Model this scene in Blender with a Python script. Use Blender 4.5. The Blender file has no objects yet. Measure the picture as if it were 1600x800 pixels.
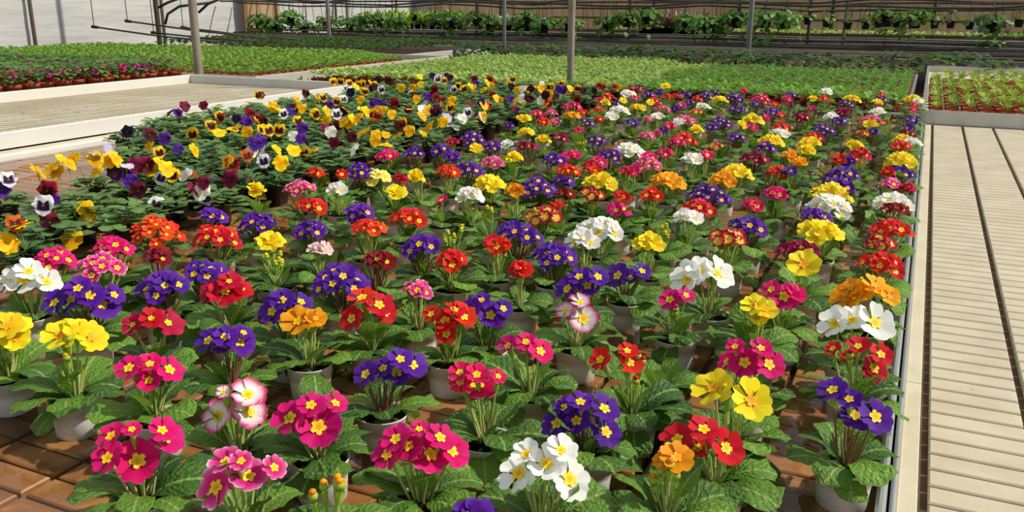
import bpy, math, random
from mathutils import Vector, Matrix, Euler, Quaternion
from math import sin, cos, pi, radians, sqrt, exp, atan2, acos

random.seed(7)
S = bpy.context.scene
COL = S.collection

# ------------------------------------------------------------------ camera
F = 1360.0                       # focal length in pixels of the 1600x800 frame
YAW, PITCH, ROLL = radians(24.97), radians(16.26), radians(0.28)
H = 0.87                         # eye height above the bench floor (bench floor is z = 0)
FW = Vector((-sin(YAW)*cos(PITCH), cos(YAW)*cos(PITCH), -sin(PITCH)))
_r = Vector((cos(YAW), sin(YAW), 0)); _u = _r.cross(FW)
RT = _r*cos(ROLL) + _u*sin(ROLL); UP = -_r*sin(ROLL) + _u*cos(ROLL)
CAM = Vector((0, 0, H))
cd = bpy.data.cameras.new('camera'); cam = bpy.data.objects.new('camera', cd); COL.objects.link(cam)
cd.sensor_width = 36; cd.lens = 36*F/1600; cd.clip_start = .02; cd.clip_end = 200
m = Matrix.Identity(4)
for i in range(3):
    m[i][0], m[i][1], m[i][2], m[i][3] = RT[i], UP[i], -FW[i], CAM[i]
cam.matrix_world = m
S.camera = cam

# ------------------------------------------------------------------ sky, sun, exposure
w = bpy.data.worlds.new('sky'); S.world = w; w.use_nodes = True
bg = w.node_tree.nodes['Background']
bg.inputs['Color'].default_value = (0.86, 0.93, 1.0, 1); bg.inputs['Strength'].default_value = 0.54
sd = bpy.data.lights.new('sun', 'SUN'); sun = bpy.data.objects.new('sun', sd); COL.objects.link(sun)
sd.energy = 4.7; sd.angle = radians(1.2); sd.color = (1.0, 0.93, 0.80)
TOSUN = Vector((0.66, 0.30, 0.69)).normalized()
sun.rotation_euler = TOSUN.to_track_quat('Z', 'Y').to_euler(); sun.location = (6, 4, 8)
S.view_settings.view_transform = 'Standard'; S.view_settings.look = 'None'
S.view_settings.exposure = 0.0; S.view_settings.gamma = 1.0; S.view_settings.use_curve_mapping = False

# ------------------------------------------------------------------ pixel helpers
def ray(px, py): return RT*(px-800) + UP*(400-py) + FW*F
def on_z(px, py, z=0.0):
    d = ray(px, py); return CAM + d*((z-H)/d.z)
def on_y(px, py, y):
    d = ray(px, py); return CAM + d*(y/d.y)
def facing(px, py, base):
    """point of the pixel's ray in the upright plane through base that faces the eye"""
    d = ray(px, py); n = Vector((base.x, base.y, 0)).normalized()
    return CAM + d*(base.dot(n)/d.dot(n))
def proj(p):
    v = p - CAM; z = v.dot(FW)
    return 800 + F*v.dot(RT)/z, 400 - F*v.dot(UP)/z, z

# ------------------------------------------------------------------ mesh helpers
class MB:
    def __init__(s): s.v = []; s.f = []; s.uv = []; s.mi = []; s.smooth = True
    def face(s, idx, uv=None, mi=0):
        s.f.append(tuple(idx)); s.mi.append(mi); s.uv.append(uv or [(0, 0)]*len(idx))
    def quad(s, a, b, c, d, mi=0):
        n = len(s.v); s.v += [tuple(a), tuple(b), tuple(c), tuple(d)]; s.face((n, n+1, n+2, n+3), [(0,0),(1,0),(1,1),(0,1)], mi)
    def box(s, x0, x1, y0, y1, z0, z1, mi=0, ch=0.0):
        n = len(s.v)
        if ch:
            s.v += [(x0,y0,z0),(x1,y0,z0),(x1,y1,z0),(x0,y1,z0), (x0,y0,z1-ch),(x1,y0,z1-ch),(x1,y1,z1-ch),(x0,y1,z1-ch),
                    (x0+ch,y0+ch,z1),(x1-ch,y0+ch,z1),(x1-ch,y1-ch,z1),(x0+ch,y1-ch,z1)]
            fs = [(0,1,5,4),(1,2,6,5),(2,3,7,6),(3,0,4,7),(4,5,9,8),(5,6,10,9),(6,7,11,10),(7,4,8,11),(8,9,10,11)]
        else:
            s.v += [(x0,y0,z0),(x1,y0,z0),(x1,y1,z0),(x0,y1,z0),(x0,y0,z1),(x1,y0,z1),(x1,y1,z1),(x0,y1,z1)]
            fs = [(3,2,1,0),(0,1,5,4),(1,2,6,5),(2,3,7,6),(3,0,4,7),(4,5,6,7)]
        for f in fs: s.face([n+i for i in f], None, mi)
    def grid(s, pts, uvs, nu, nv, mi=0, closed=False):
        n = len(s.v); s.v += [tuple(p) for p in pts]
        for i in range(nu-1):
            for j in range(nv if closed else nv-1):
                j2 = (j+1) % nv
                q = (i*nv+j, (i+1)*nv+j, (i+1)*nv+j2, i*nv+j2)
                s.face([n+k for k in q], [uvs[k] for k in q], mi)
    def tube(s, pts, rad, seg=6, mi=0, cap=True):
        n0 = len(s.v); prev = None
        for i, p in enumerate(pts):
            p = Vector(p); a = Vector(pts[max(i-1, 0)]); b = Vector(pts[min(i+1, len(pts)-1)])
            t = (b-a).normalized()
            x = t.orthogonal().normalized() if prev is None else (prev - t*prev.dot(t)).normalized()
            prev = x; y = t.cross(x); r = rad[i] if isinstance(rad, (list, tuple)) else rad
            for k in range(seg):
                an = 2*pi*k/seg; s.v.append(tuple(p + x*(r*cos(an)) + y*(r*sin(an))))
        for i in range(len(pts)-1):
            for k in range(seg):
                k2 = (k+1) % seg; u0, u1 = i/(len(pts)-1), (i+1)/(len(pts)-1)
                s.face((n0+i*seg+k, n0+i*seg+k2, n0+(i+1)*seg+k2, n0+(i+1)*seg+k), [(u0,0),(u0,1),(u1,1),(u1,0)], mi)
        if cap:
            s.face([n0+k for k in range(seg)][::-1], None, mi); e = n0+(len(pts)-1)*seg
            s.face([e+k for k in range(seg)], None, mi)
    def lathe(s, prof, seg=16, mi=0, sq=0.0):
        pts = []; uvs = []
        for i, (r, z) in enumerate(prof):
            for k in range(seg):
                a = 2*pi*k/seg; rr = r
                if sq: rr = r*((1-sq) + sq/max(abs(cos(a)), abs(sin(a))))
                pts.append((rr*cos(a), rr*sin(a), z)); uvs.append((i/(len(prof)-1), k/seg))
        s.grid(pts, uvs, len(prof), seg, mi, True)
    def add(s, o, M):
        n = len(s.v); s.v += [tuple(M @ Vector(p)) for p in o.v]
        for f, uv, mi in zip(o.f, o.uv, o.mi): s.f.append(tuple(n+i for i in f)); s.uv.append(uv); s.mi.append(mi)
    def mesh(s, name, mats, smooth=None):
        me = bpy.data.meshes.new(name); me.from_pydata(s.v, [], s.f)
        if not isinstance(mats, (list, tuple)): mats = [mats]
        for m_ in mats: me.materials.append(m_)
        ul = me.uv_layers.new(name='UVMap')
        flat = [c for uv in s.uv for p in uv for c in p]
        ul.data.foreach_set('uv', flat)
        if len(mats) > 1: me.polygons.foreach_set('material_index', s.mi)
        sm = s.smooth if smooth is None else smooth
        me.polygons.foreach_set('use_smooth', [sm]*len(s.f)); me.update()
        return me

def obj(name, me, parent=None, M=None, loc=None):
    o = bpy.data.objects.new(name, me); COL.objects.link(o)
    if parent: o.parent = parent
    if M is not None: o.matrix_basis = M
    elif loc is not None: o.location = loc
    return o
def tag(o, label=None, cat=None, group=None, kind=None):
    if label: o['label'] = label
    if cat: o['category'] = cat
    if group: o['group'] = group
    if kind: o['kind'] = kind
    return o
def empty(name, loc, rz=0, label=None, cat=None, group=None):
    o = bpy.data.objects.new(name, None); COL.objects.link(o); o.location = loc; o.rotation_euler = (0, 0, rz)
    o.empty_display_size = .05
    return tag(o, label, cat, group)
def TRS(loc, z, roll=0.0, sc=1.0):
    """matrix at loc whose +Z is z, turned about it by roll"""
    q = Vector(z).to_track_quat('Z', 'Y').to_matrix().to_4x4()
    if not isinstance(sc, (tuple, list)): sc = (sc, sc, sc)
    return Matrix.Translation(loc) @ q @ Matrix.Rotation(roll, 4, 'Z') @ Matrix.Diagonal((sc[0], sc[1], sc[2], 1))
R_ = random.uniform

# ------------------------------------------------------------------ materials
def srgb(r, g, b):
    f = lambda c: (c/255/12.92 if c/255 <= .04045 else ((c/255+.055)/1.055)**2.4)
    return (f(r), f(g), f(b), 1)
class NT:
    def __init__(s, name):
        s.m = bpy.data.materials.new(name); s.m.use_nodes = True; s.t = s.m.node_tree; s.t.nodes.clear()
        s.out = s.n('ShaderNodeOutputMaterial')
    def n(s, ty, **k):
        x = s.t.nodes.new(ty)
        for a, v in k.items():
            if isinstance(v, bpy.types.NodeSocket): s.t.links.new(v, x.inputs[a])
            elif hasattr(x, a) and a not in x.inputs: setattr(x, a, v)
            else: x.inputs[a].default_value = v
        return x
    def l(s, a, b): s.t.links.new(a, b)
    def ramp(s, fac, stops, interp='LINEAR'):
        r = s.n('ShaderNodeValToRGB'); r.color_ramp.interpolation = interp
        e = r.color_ramp.elements
        while len(e) < len(stops): e.new(.5)
        for i, (p, c) in enumerate(stops):
            e[i].position = p; e[i].color = c if len(c) == 4 else (*c, 1)
        s.l(fac, r.inputs[0]); return r.outputs[0]
    def math(s, op, a, b=None):
        x = s.n('ShaderNodeMath'); x.operation = op
        for i, v in enumerate((a, b)):
            if v is None: continue
            if isinstance(v, bpy.types.NodeSocket): s.l(v, x.inputs[i])
            else: x.inputs[i].default_value = v
        return x.outputs[0]
    def mix(s, fac, a, b, mode='MIX'):
        x = s.n('ShaderNodeMix'); x.data_type = 'RGBA'; x.blend_type = mode
        for i, v in ((0, fac), (6, a), (7, b)):
            if isinstance(v, bpy.types.NodeSocket): s.l(v, x.inputs[i])
            else: x.inputs[i].default_value = v
        return x.outputs[2]
    def noise(s, scale, detail=3, vec=None, rough=.55):
        x = s.n('ShaderNodeTexNoise'); x.inputs['Scale'].default_value = scale; x.inputs['Detail'].default_value = detail
        x.inputs['Roughness'].default_value = rough
        if vec is None:
            vec = s.n('ShaderNodeTexCoord').outputs['Object']
        s.l(vec, x.inputs['Vector']); return x.outputs['Fac']
    def bump(s, h, strength, dist=.01):
        x = s.n('ShaderNodeBump'); s.l(h, x.inputs['Height']); x.inputs['Strength'].default_value = strength
        x.inputs['Distance'].default_value = dist; return x.outputs[0]
    def surf(s, color, rough=.5, spec=.5, metal=0., normal=None, transl=0., tcol=None, coat=0.):
        p = s.n('ShaderNodeBsdfPrincipled')
        def put(k, v):
            if isinstance(v, bpy.types.NodeSocket): s.l(v, p.inputs[k])
            else: p.inputs[k].default_value = v
        put('Base Color', color); put('Roughness', rough); put('Specular IOR Level', spec); put('Metallic', metal); put('Coat Weight', coat)
        if normal is not None: s.l(normal, p.inputs['Normal'])
        sh = p.outputs[0]
        if transl:
            t = s.n('ShaderNodeBsdfTranslucent')
            c = tcol if tcol is not None else color
            if isinstance(c, bpy.types.NodeSocket): s.l(c, t.inputs[0])
            else: t.inputs[0].default_value = c
            mx = s.n('ShaderNodeMixShader'); mx.inputs[0].default_value = transl
            s.l(sh, mx.inputs[1]); s.l(t.outputs[0], mx.inputs[2]); sh = mx.outputs[0]
        s.l(sh, s.out.inputs[0]); return s.m

def uvxy(n):
    u = n.n('ShaderNodeUVMap'); sp = n.n('ShaderNodeSeparateXYZ'); n.l(u.outputs[0], sp.inputs[0]); return sp.outputs[0], sp.outputs[1], u.outputs[0]
def rnd(n): return n.n('ShaderNodeObjectInfo').outputs['Random']
def flat(name, c, rough=.6, spec=.4, metal=0., var=.0, scale=20, transl=0.):
    n = NT(name); col = c
    if var:
        f = n.noise(scale, 4); dark = tuple(x*(1-var) for x in c[:3])+(1,); lite = tuple(min(1, x*(1+var)) for x in c[:3])+(1,)
        col = n.ramp(f, [(.3, dark), (.7, lite)])
    return n.surf(col, rough, spec, metal, transl=transl)

def petal_mat(name, stops, streak=0.0, transl=.3):
    n = NT(name); x, y, uv = uvxy(n)
    f = x
    if streak:
        mp = n.n('ShaderNodeMapping'); n.l(uv, mp.inputs[0]); mp.inputs['Scale'].default_value = (1.2, 9, 1)
        f = n.math('ADD', x, n.math('MULTIPLY', n.math('SUBTRACT', n.noise(3, 2, mp.outputs[0]), .5), streak))
    c = n.ramp(f, [(p, srgb(*k)) for p, k in stops])
    hv = n.n('ShaderNodeHueSaturation'); n.l(c, hv.inputs['Color'])
    n.l(n.math('ADD', n.math('MULTIPLY', rnd(n), .22), .89), hv.inputs['Value'])
    n.l(n.math('ADD', n.math('MULTIPLY', rnd(n), .016), .492), hv.inputs['Hue'])
    mp2 = n.n('ShaderNodeMapping'); n.l(uv, mp2.inputs[0]); mp2.inputs['Scale'].default_value = (.6, 6, 1)
    b = n.bump(n.noise(2.2, 2, mp2.outputs[0]), .25, .004)
    return n.surf(hv.outputs[0], .6, .25, 0, b, transl)
# primrose petals, u = 0 at the throat, 1 at the rim
PET = {
 'P': ('purple', [(0, (96,24,160)), (.5, (84,20,150)), (1, (98,34,168))], 0),
 'R': ('red', [(0, (200,10,14)), (.6, (216,14,20)), (1, (222,28,26))], 0),
 'Y': ('yellow', [(0, (240,170,10)), (.3, (250,212,16)), (.6, (251,226,28)), (1, (253,232,50))], .3),
 'O': ('golden orange', [(0, (232,120,6)), (.4, (244,156,8)), (1, (250,178,20))], .3),
 'W': ('white', [(0, (238,238,190)), (.3, (246,246,240)), (1, (250,250,246))], 0),
 'M': ('magenta pink', [(0, (205,4,92)), (.55, (222,8,112)), (.93, (226,24,128)), (1, (240,130,190))], 0),
 'H': ('rose red', [(0, (205,4,70)), (.55, (226,10,84)), (.93, (228,30,100)), (.97, (246,170,200)), (1, (250,200,220))], .05),
 'K': ('pink with white edges', [(0, (206,16,110)), (.5, (220,40,130)), (.8, (232,96,166)), (.92, (246,190,216)), (1, (252,235,242))], .25),
 'B': ('white with pink edges', [(0, (250,240,200)), (.35, (252,244,240)), (.62, (248,214,226)), (.85, (214,50,130)), (1, (200,20,110))], .5),
 'D': ('dark red', [(0, (120,2,16)), (.6, (136,4,24)), (1, (128,4,26))], 0),
 'C': ('crimson', [(0, (176,4,38)), (.6, (198,6,52)), (1, (206,16,66))], 0),
 'V': ('wine purple', [(0, (130,0,58)), (.6, (150,2,72)), (1, (150,6,78))], 0),
 'L': ('pale pink', [(0, (240,190,205)), (.6, (240,200,214)), (1, (250,228,236))], .3),
 'E': ('red and cream', [(0, (246,214,60)), (.4, (250,226,120)), (.56, (214,60,40)), (.75, (170,8,32)), (.95, (186,20,48)), (1, (240,170,170))], .3),
 'F': ('orange red', [(0, (226,40,14)), (.6, (232,54,24)), (1, (238,74,38))], .1),
 'G': ('pale lemon', [(0, (238,210,50)), (.4, (244,234,110)), (1, (246,240,140))], .2),
}
PM = {k: petal_mat(v[0].replace(' ', '_')+'_petal', v[1], v[2]) for k, v in PET.items()}
n = NT('flower_eye'); x, y, uv = uvxy(n)
EYE = n.surf(n.ramp(x, [(0, srgb(196,178,20)), (.3, srgb(226,170,10)), (.55, srgb(248,206,24)), (1, srgb(252,222,50))]), .6, .3, transl=.15)
n = NT('orange_eye'); x, y, uv = uvxy(n)
EYEO = n.surf(n.ramp(x, [(0, srgb(196,170,20)), (.4, srgb(236,150,8)), (1, srgb(246,190,20))]), .6, .3, transl=.15)
# pansy petals
PAN = {
 'Y': ('yellow', [(0, (240,150,6)), (.25, (250,190,6)), (1, (252,214,20))], .1),
 'YB': ('yellow with dark face', [(0, (60,10,20)), (.46, (52,6,22)), (.58, (200,120,10)), (.68, (250,196,8)), (1, (252,212,20))], .3),
 'W': ('white with dark face', [(0, (240,200,40)), (.1, (40,10,50)), (.45, (44,12,60)), (.58, (235,228,238)), (1, (248,248,248))], .25),
 'S': ('white', [(0, (246,230,120)), (.3, (248,246,236)), (1, (250,250,246))], .1),
 'D': ('maroon', [(0, (230,170,30)), (.08, (34,4,10)), (.5, (50,4,14)), (.8, (96,6,24)), (1, (112,10,30))], .2),
 'C': ('crimson', [(0, (230,170,30)), (.08, (70,4,24)), (.5, (110,6,44)), (1, (140,14,66))], .2),
 'P': ('violet', [(0, (240,200,40)), (.08, (40,8,90)), (.5, (76,20,140)), (1, (100,36,166))], .2),
 'O': ('rust orange', [(0, (240,180,30)), (.08, (60,8,8)), (.45, (90,14,8)), (.6, (190,70,10)), (1, (204,96,20))], .25),
 'R': ('red', [(0, (240,180,30)), (.08, (40,4,8)), (.4, (60,4,10)), (.6, (160,14,20)), (1, (176,24,26))], .2),
 'B': ('near black', [(0, (230,170,30)), (.08, (24,8,40)), (1, (38,14,60))], .1),
 'V': ('pale lavender', [(0, (240,200,60)), (.3, (214,204,236)), (1, (196,186,230))], .2),
}
PAM = {k: petal_mat('pansy_'+v[0].replace(' ', '_'), v[1], v[2], .28) for k, v in PAN.items()}

def leaf_mat(name, dark, lite, rib, veins=9., bstr=.6, transl=.28, yellow=None, rough=.5, vein=.2):
    n = NT(name); x, y, uv = uvxy(n)
    ay = n.math('ABSOLUTE', y)
    wv = n.math('SINE', n.math('MULTIPLY', n.math('SUBTRACT', n.math('MULTIPLY', x, 1.0), n.math('MULTIPLY', ay, .35)), veins*6.28))
    mp = n.n('ShaderNodeMapping'); n.l(uv, mp.inputs[0]); mp.inputs['Scale'].default_value = (14, 4.5, 1)
    vo = n.n('ShaderNodeTexVoronoi'); n.l(mp.outputs[0], vo.inputs['Vector']); vo.inputs['Scale'].default_value = 1.3
    hgt = n.math('ADD', n.math('MULTIPLY', wv, .22), n.math('MULTIPLY', vo.outputs['Distance'], -1.3))
    nb = n.bump(hgt, bstr, .004)
    base = n.ramp(n.math('ADD', n.math('MULTIPLY', rnd(n), .62), n.math('MULTIPLY', n.noise(14, 2), .4)), [(.12, dark), (.9, lite)])
    base = n.mix(n.math('MULTIPLY', n.ramp(wv, [(.55, (0,0,0)), (1, (1,1,1))]), vein), base, rib)
    ribm = n.ramp(ay, [(.03, (1,1,1)), (.10, (0,0,0))])
    base = n.mix(n.math('MULTIPLY', ribm, .65), base, rib)
    if yellow:
        ym = n.ramp(n.math('ADD', n.math('MULTIPLY', rnd(n), 1.0), n.math('MULTIPLY', x, .06)), [(1.0, (0,0,0)), (1.04, (.8,.8,.8))])
        base = n.mix(ym, base, yellow)
    tc = n.mix(.5, base, (.30,.5,.04,1))
    return n.surf(base, rough, .4, 0, nb, transl, tc)
LEAF = leaf_mat('primrose_leaf', srgb(34,78,28), srgb(114,158,52), srgb(164,192,104), 7, .6, .30, srgb(170,174,60), .52, .08)
PLEAF = leaf_mat('pansy_leaf', srgb(46,84,44), srgb(112,150,78), srgb(130,160,100), 4, .25, .22)
SEEDM = leaf_mat('pale_seedling_leaf', srgb(132,166,74), srgb(186,208,118), srgb(190,210,130), 3, .2, .3)
SEEDG = leaf_mat('green_seedling_leaf', srgb(70,124,36), srgb(130,176,64), srgb(150,186,84), 3, .2, .3)
LIME = leaf_mat('lime_seedling_leaf', srgb(112,142,42), srgb(174,190,72), srgb(186,200,90), 3, .1, .3)
IMPL = leaf_mat('impatiens_leaf', srgb(44,84,34), srgb(96,140,60), srgb(120,160,80), 4, .2, .25)
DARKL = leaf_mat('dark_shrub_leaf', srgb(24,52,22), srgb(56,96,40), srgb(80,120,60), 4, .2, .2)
POTH = leaf_mat('pothos_leaf', srgb(34,74,26), srgb(96,146,52), srgb(130,170,80), 3, .15, .3)
PURPL = leaf_mat('purple_strap_leaf', srgb(96,40,62), srgb(170,110,128), srgb(190,140,150), 2, .1, .2)
VARIL = leaf_mat('variegated_leaf', srgb(130,160,110), srgb(220,228,200), srgb(236,240,226), 2, .1, .2)
FERNL = leaf_mat('fern_leaf', srgb(110,160,44), srgb(170,206,84), srgb(180,206,100), 3, .1, .3)
n = NT('stalk'); x, y, uv = uvxy(n)
STALK = n.surf(n.ramp(x, [(0, srgb(168,152,104)), (.35, srgb(186,188,120)), (1, srgb(160,186,76))]), .55, .3, transl=.1)
STALKB = flat('brown_stalk', srgb(128,92,66), .55, .3)
CALYX = flat('calyx', srgb(164,192,70), .5, .3, transl=.2)
n = NT('white_pot')
tc = n.n('ShaderNodeTexCoord').outputs['Object']; wo = n.n('ShaderNodeVectorMath'); wo.operation = 'ADD'; n.l(tc, wo.inputs[0]); n.l(n.n('ShaderNodeObjectInfo').outputs['Location'], wo.inputs[1])
sp = n.ramp(n.noise(260, 2, wo.outputs[0]), [(.655, (0,0,0)), (.70, (1,1,1))])
sm_ = n.ramp(n.noise(16, 3, wo.outputs[0]), [(.45, (0,0,0)), (.75, (1,1,1))])
c = n.mix(n.math('MULTIPLY', sm_, .35), srgb(214,212,206), srgb(170,164,150)); c = n.mix(n.math('MULTIPLY', sp, .8), c, srgb(52,40,28))
POT = n.surf(c, .42, .45, transl=.06)
BLACKPOT = flat('black_pot', srgb(30,28,27), .45, .4, var=.3)
TERRA = flat('terracotta_pot', srgb(158,74,46), .7, .25, var=.18, scale=30)
n = NT('soil'); f = n.noise(140, 5)
SOIL = n.surf(n.ramp(f, [(.3, srgb(16,11,8)), (.62, srgb(44,31,22)), (.8, srgb(84,64,44))]), .95, .1, 0, n.bump(f, 1, .01))
# wet brown bench slats
n = NT('wet_brown_slat')
tc = n.n('ShaderNodeTexCoord'); wv = n.n('ShaderNodeVectorMath'); wv.operation = 'ADD'
n.l(tc.outputs['Object'], wv.inputs[0]); n.l(n.n('ShaderNodeObjectInfo').outputs['Location'], wv.inputs[1])
mp = n.n('ShaderNodeMapping'); n.l(wv.outputs[0], mp.inputs[0]); mp.inputs['Scale'].default_value = (1, 5, 1)
f = n.noise(5, 5, mp.outputs[0])
base = n.ramp(f, [(.25, srgb(108,70,42)), (.5, srgb(146,98,62)), (.75, srgb(174,126,82))])
base = n.mix(.35, base, n.ramp(n.noise(2.2, 3, wv.outputs[0]), [(.35, srgb(112,72,44)), (.65, srgb(196,152,100))]))
BSLAT = n.surf(base, .38, .5, 0, n.bump(f, .15, .003))
TRAYB = flat('brown_tray', srgb(66,36,20), .5, .4, var=.25, scale=8)
# thin water film
n = NT('water_film')
geo = n.n('ShaderNodeNewGeometry').outputs['Position']
mp = n.n('ShaderNodeMapping'); n.l(geo, mp.inputs[0]); mp.inputs['Scale'].default_value = (1.4, 1, 1)
mask = n.ramp(n.noise(3.6, 5, mp.outputs[0], .62), [(.46, (0,0,0)), (.475, (1,1,1))])
lw = n.n('ShaderNodeFresnel'); lw.inputs['IOR'].default_value = 1.33
nb = n.bump(n.noise(9, 1, geo), .02, .01); n.l(nb, lw.inputs['Normal'])
gl = n.n('ShaderNodeBsdfGlossy'); gl.inputs['Roughness'].default_value = .02; n.l(nb, gl.inputs['Normal'])
tr = n.n('ShaderNodeBsdfTransparent'); tr.inputs[0].default_value = (.96,.93,.88,1)
mx = n.n('ShaderNodeMixShader'); n.l(n.math('MULTIPLY', n.math('MULTIPLY', lw.outputs[0], 1.05), mask), mx.inputs[0]); n.l(tr.outputs[0], mx.inputs[1]); n.l(gl.outputs[0], mx.inputs[2])
n.l(mx.outputs[0], n.out.inputs[0]); WATER = n.m
# cream plastic slats
def cream(name, a, b, spk=.8):
    n = NT(name); tc = n.n('ShaderNodeTexCoord'); wv = n.n('ShaderNodeVectorMath'); wv.operation = 'ADD'
    n.l(tc.outputs['Object'], wv.inputs[0]); n.l(n.n('ShaderNodeObjectInfo').outputs['Location'], wv.inputs[1])
    f = n.noise(6, 5, wv.outputs[0]); c = n.ramp(f, [(.3, a), (.7, b)])
    s1 = n.ramp(n.noise(70, 3, wv.outputs[0]), [(.70, (0,0,0)), (.74, (1,1,1))])
    c = n.mix(n.math('MULTIPLY', s1, spk), c, srgb(120,100,66))
    return n.surf(c, .5, .35, 0, n.bump(n.noise(120, 2, wv.outputs[0]), .08, .002))
CREAM = cream('cream_slat', srgb(180,168,142), srgb(200,189,165))
MARGIN = cream('cream_margin', srgb(190,178,150), srgb(206,196,172), .4)
GROOVE = flat('shaded_groove', srgb(88,72,52), .8, .2, var=.3, scale=14)  # dark groove brown, with the low-sun shading of the gaps in its colour
ALU = flat('aluminium', srgb(186,188,186), .32, .5, .75, var=.08, scale=5)
WHITEP = flat('white_profile', srgb(208,206,198), .45, .4, var=.03, scale=3)
GREYP = flat('grey_profile', srgb(172,170,160), .5, .4, var=.06, scale=4)
# weathered tan tray with dashes (far bench)
n = NT('tan_tray'); geo = n.n('ShaderNodeNewGeometry').outputs['Position']
br = n.n('ShaderNodeTexBrick'); n.l(geo, br.inputs['Vector']); br.offset = 0
for k, v in (('Scale', 1.0), ('Brick Width', .2), ('Row Height', .068), ('Mortar Size', .008), ('Mortar Smooth', .2)): br.inputs[k].default_value = v
br.inputs['Color1'].default_value = srgb(192,184,164); br.inputs['Color2'].default_value = srgb(182,172,150); br.inputs['Mortar'].default_value = srgb(112,98,76)
f = n.noise(1.3, 5, geo); c = n.mix(n.ramp(f, [(.42, (0,0,0)), (.62, (.75,.75,.75))]), br.outputs[0], srgb(152,138,112))
c = n.mix(n.ramp(n.noise(9, 4, geo), [(.68, (0,0,0)), (.74, (.9,.9,.9))]), c, srgb(92,72,50))
TANTRAY = n.surf(c, .7, .2, 0, n.bump(br.outputs['Fac'], -.6, .006))
WOODPOST = flat('weathered_post', srgb(138,128,116), .75, .2, var=.18, scale=8)
STEELPOST = flat('grey_steel_post', srgb(112,112,110), .5, .4, .2, var=.1, scale=6)
DARKPIPE = flat('dark_pipe', srgb(62,56,51), .6, .3, var=.3, scale=6)
GREYPIPE = flat('grey_rail', srgb(116,108,98), .7, .2, var=.15, scale=3)
BLACKTUBE = flat('black_tube', srgb(28,27,26), .5, .3)
# plastic wall
n = NT('white_film'); geo = n.n('ShaderNodeNewGeometry').outputs['Position']
mp = n.n('ShaderNodeMapping'); n.l(geo, mp.inputs[0]); mp.inputs['Rotation'].default_value = (.6, 0, 0); mp.inputs['Scale'].default_value = (1, .35, 2.5)
f = n.noise(1.2, 4, mp.outputs[0])
WFILM = n.surf(n.ramp(f, [(.3, srgb(178,178,176)), (.7, srgb(204,203,200))]), .55, .3, 0, n.bump(f, .5, .08), .15)
n = NT('tan_film'); geo = n.n('ShaderNodeNewGeometry').outputs['Position']
mp = n.n('ShaderNodeMapping'); n.l(geo, mp.inputs[0]); mp.inputs['Scale'].default_value = (3, 1, .25)
f = n.noise(1.2, 4, mp.outputs[0])
TFILM = n.surf(n.ramp(f, [(.3, srgb(170,140,104)), (.7, srgb(206,178,140))]), .7, .2, 0, n.bump(f, .4, .05), .25)
CONC = flat('concrete', srgb(120,114,104), .9, .2, var=.2, scale=3)
SHADE = flat('added_shade_cloth', srgb(52,56,50), .9, .1)

# ------------------------------------------------------------------ the setting
GZ = -0.80
b = MB(); b.box(-15.5, 7, -1.5, 27, GZ-.1, GZ); o = obj('floor', b.mesh('floor', CONC, False)); tag(o, 'grey concrete greenhouse floor under the benches', 'floor', kind='structure')
def film_wall(name, A, B, h, mat, nseg, label):
    """a gently rippled sheet from A to B"""
    b = MB(); pts = []; uv = []
    A = Vector(A); B = Vector(B); nrm = (B-A).cross(Vector((0,0,1))).normalized()
    for i in range(nseg+1):
        for j in range(9):
            t = i/nseg; z = GZ + (h-GZ)*j/8
            p = A.lerp(B, t) + nrm*(.05*sin(i*2.1+j*.4)*sin(pi*j/8)+.02*sin(i*5.3)); pts.append((p.x, p.y, z)); uv.append((t, j/8))
    b.grid(pts, uv, nseg+1, 9); o = obj(name, b.mesh(name, mat)); return tag(o, label, 'wall', kind='structure')
wl = film_wall('wall_left', (-14.6, -1, 0), (-14.6, 25, 0), 3.4, WFILM, 60, 'white plastic film side wall of the greenhouse')
wb = film_wall('wall_back', (-14.6, 25, 0), (7, 25, 0), 3.4, TFILM, 50, 'tan plastic film end wall behind the hanging baskets')
# ribs of the film wall
for yy in (9.0, 10.9, 13.9, 16.9, 19.9, 22.9):
    b = MB(); b.tube([(-14.5, yy, GZ), (-14.5, yy, 3.4)], .035, 8); obj('wall_rib', b.mesh('wall_rib', GREYPIPE), wl)
for i in range(8):
    xx = -12+2.4*i; b = MB(); b.tube([(xx, 24.85, GZ), (xx, 24.85, 3.4)], .04, 8); obj('wall_rib', b.mesh('wall_rib', STEELPOST), wb)
b = MB(); b.tube([(-14.4, 24.82, .45), (6.9, 24.82, .45)], .025, 6); obj('wall_rail', b.mesh('wall_rail', GREYPIPE), wb)
# boarded door in the film wall
def on_x(px, py, x_):
    d = ray(px, py); return CAM + d*(x_/d.x)
p0, p1 = on_x(383, 40, -14.42), on_x(433, 40, -14.42)
b = MB(); b.box(-14.46, -14.42, p0.y, p1.y, GZ, 1.25); dr = obj('door_1', b.mesh('door_1', TFILM, False)); tag(dr, 'tan boarded door with brown frame in the white film wall', 'door', kind='structure')
for y0, y1, z0, z1 in ((p0.y-.04, p0.y+.04, GZ, 1.3), (p1.y-.04, p1.y+.04, GZ, 1.3), (p0.y, p1.y, 1.2, 1.3), (p0.y, p1.y, .2, .27)):
    b = MB(); b.box(-14.43, -14.38, y0, y1, z0, z1); obj('frame_board', b.mesh('frame_board', STALKB, False), dr)
# unseen shade cloth, added above the view to darken the far end
b = MB(); pts = []; uv = []
for i in range(25):
    for j in range(9):
        xx = -11.5+18*i/24; yy = 20.6+4.2*j/8; pts.append((xx, yy, 2.35+.05*sin(i*1.7)+.04*cos(j*2.2))); uv.append((i/24, j/8))
b.grid(pts, uv, 25, 9); o = obj('added_shade_cloth', b.mesh('added_shade_cloth', SHADE)); tag(o, 'unseen dark shade cloth added to darken the far end of the greenhouse', 'shade cloth')

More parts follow.
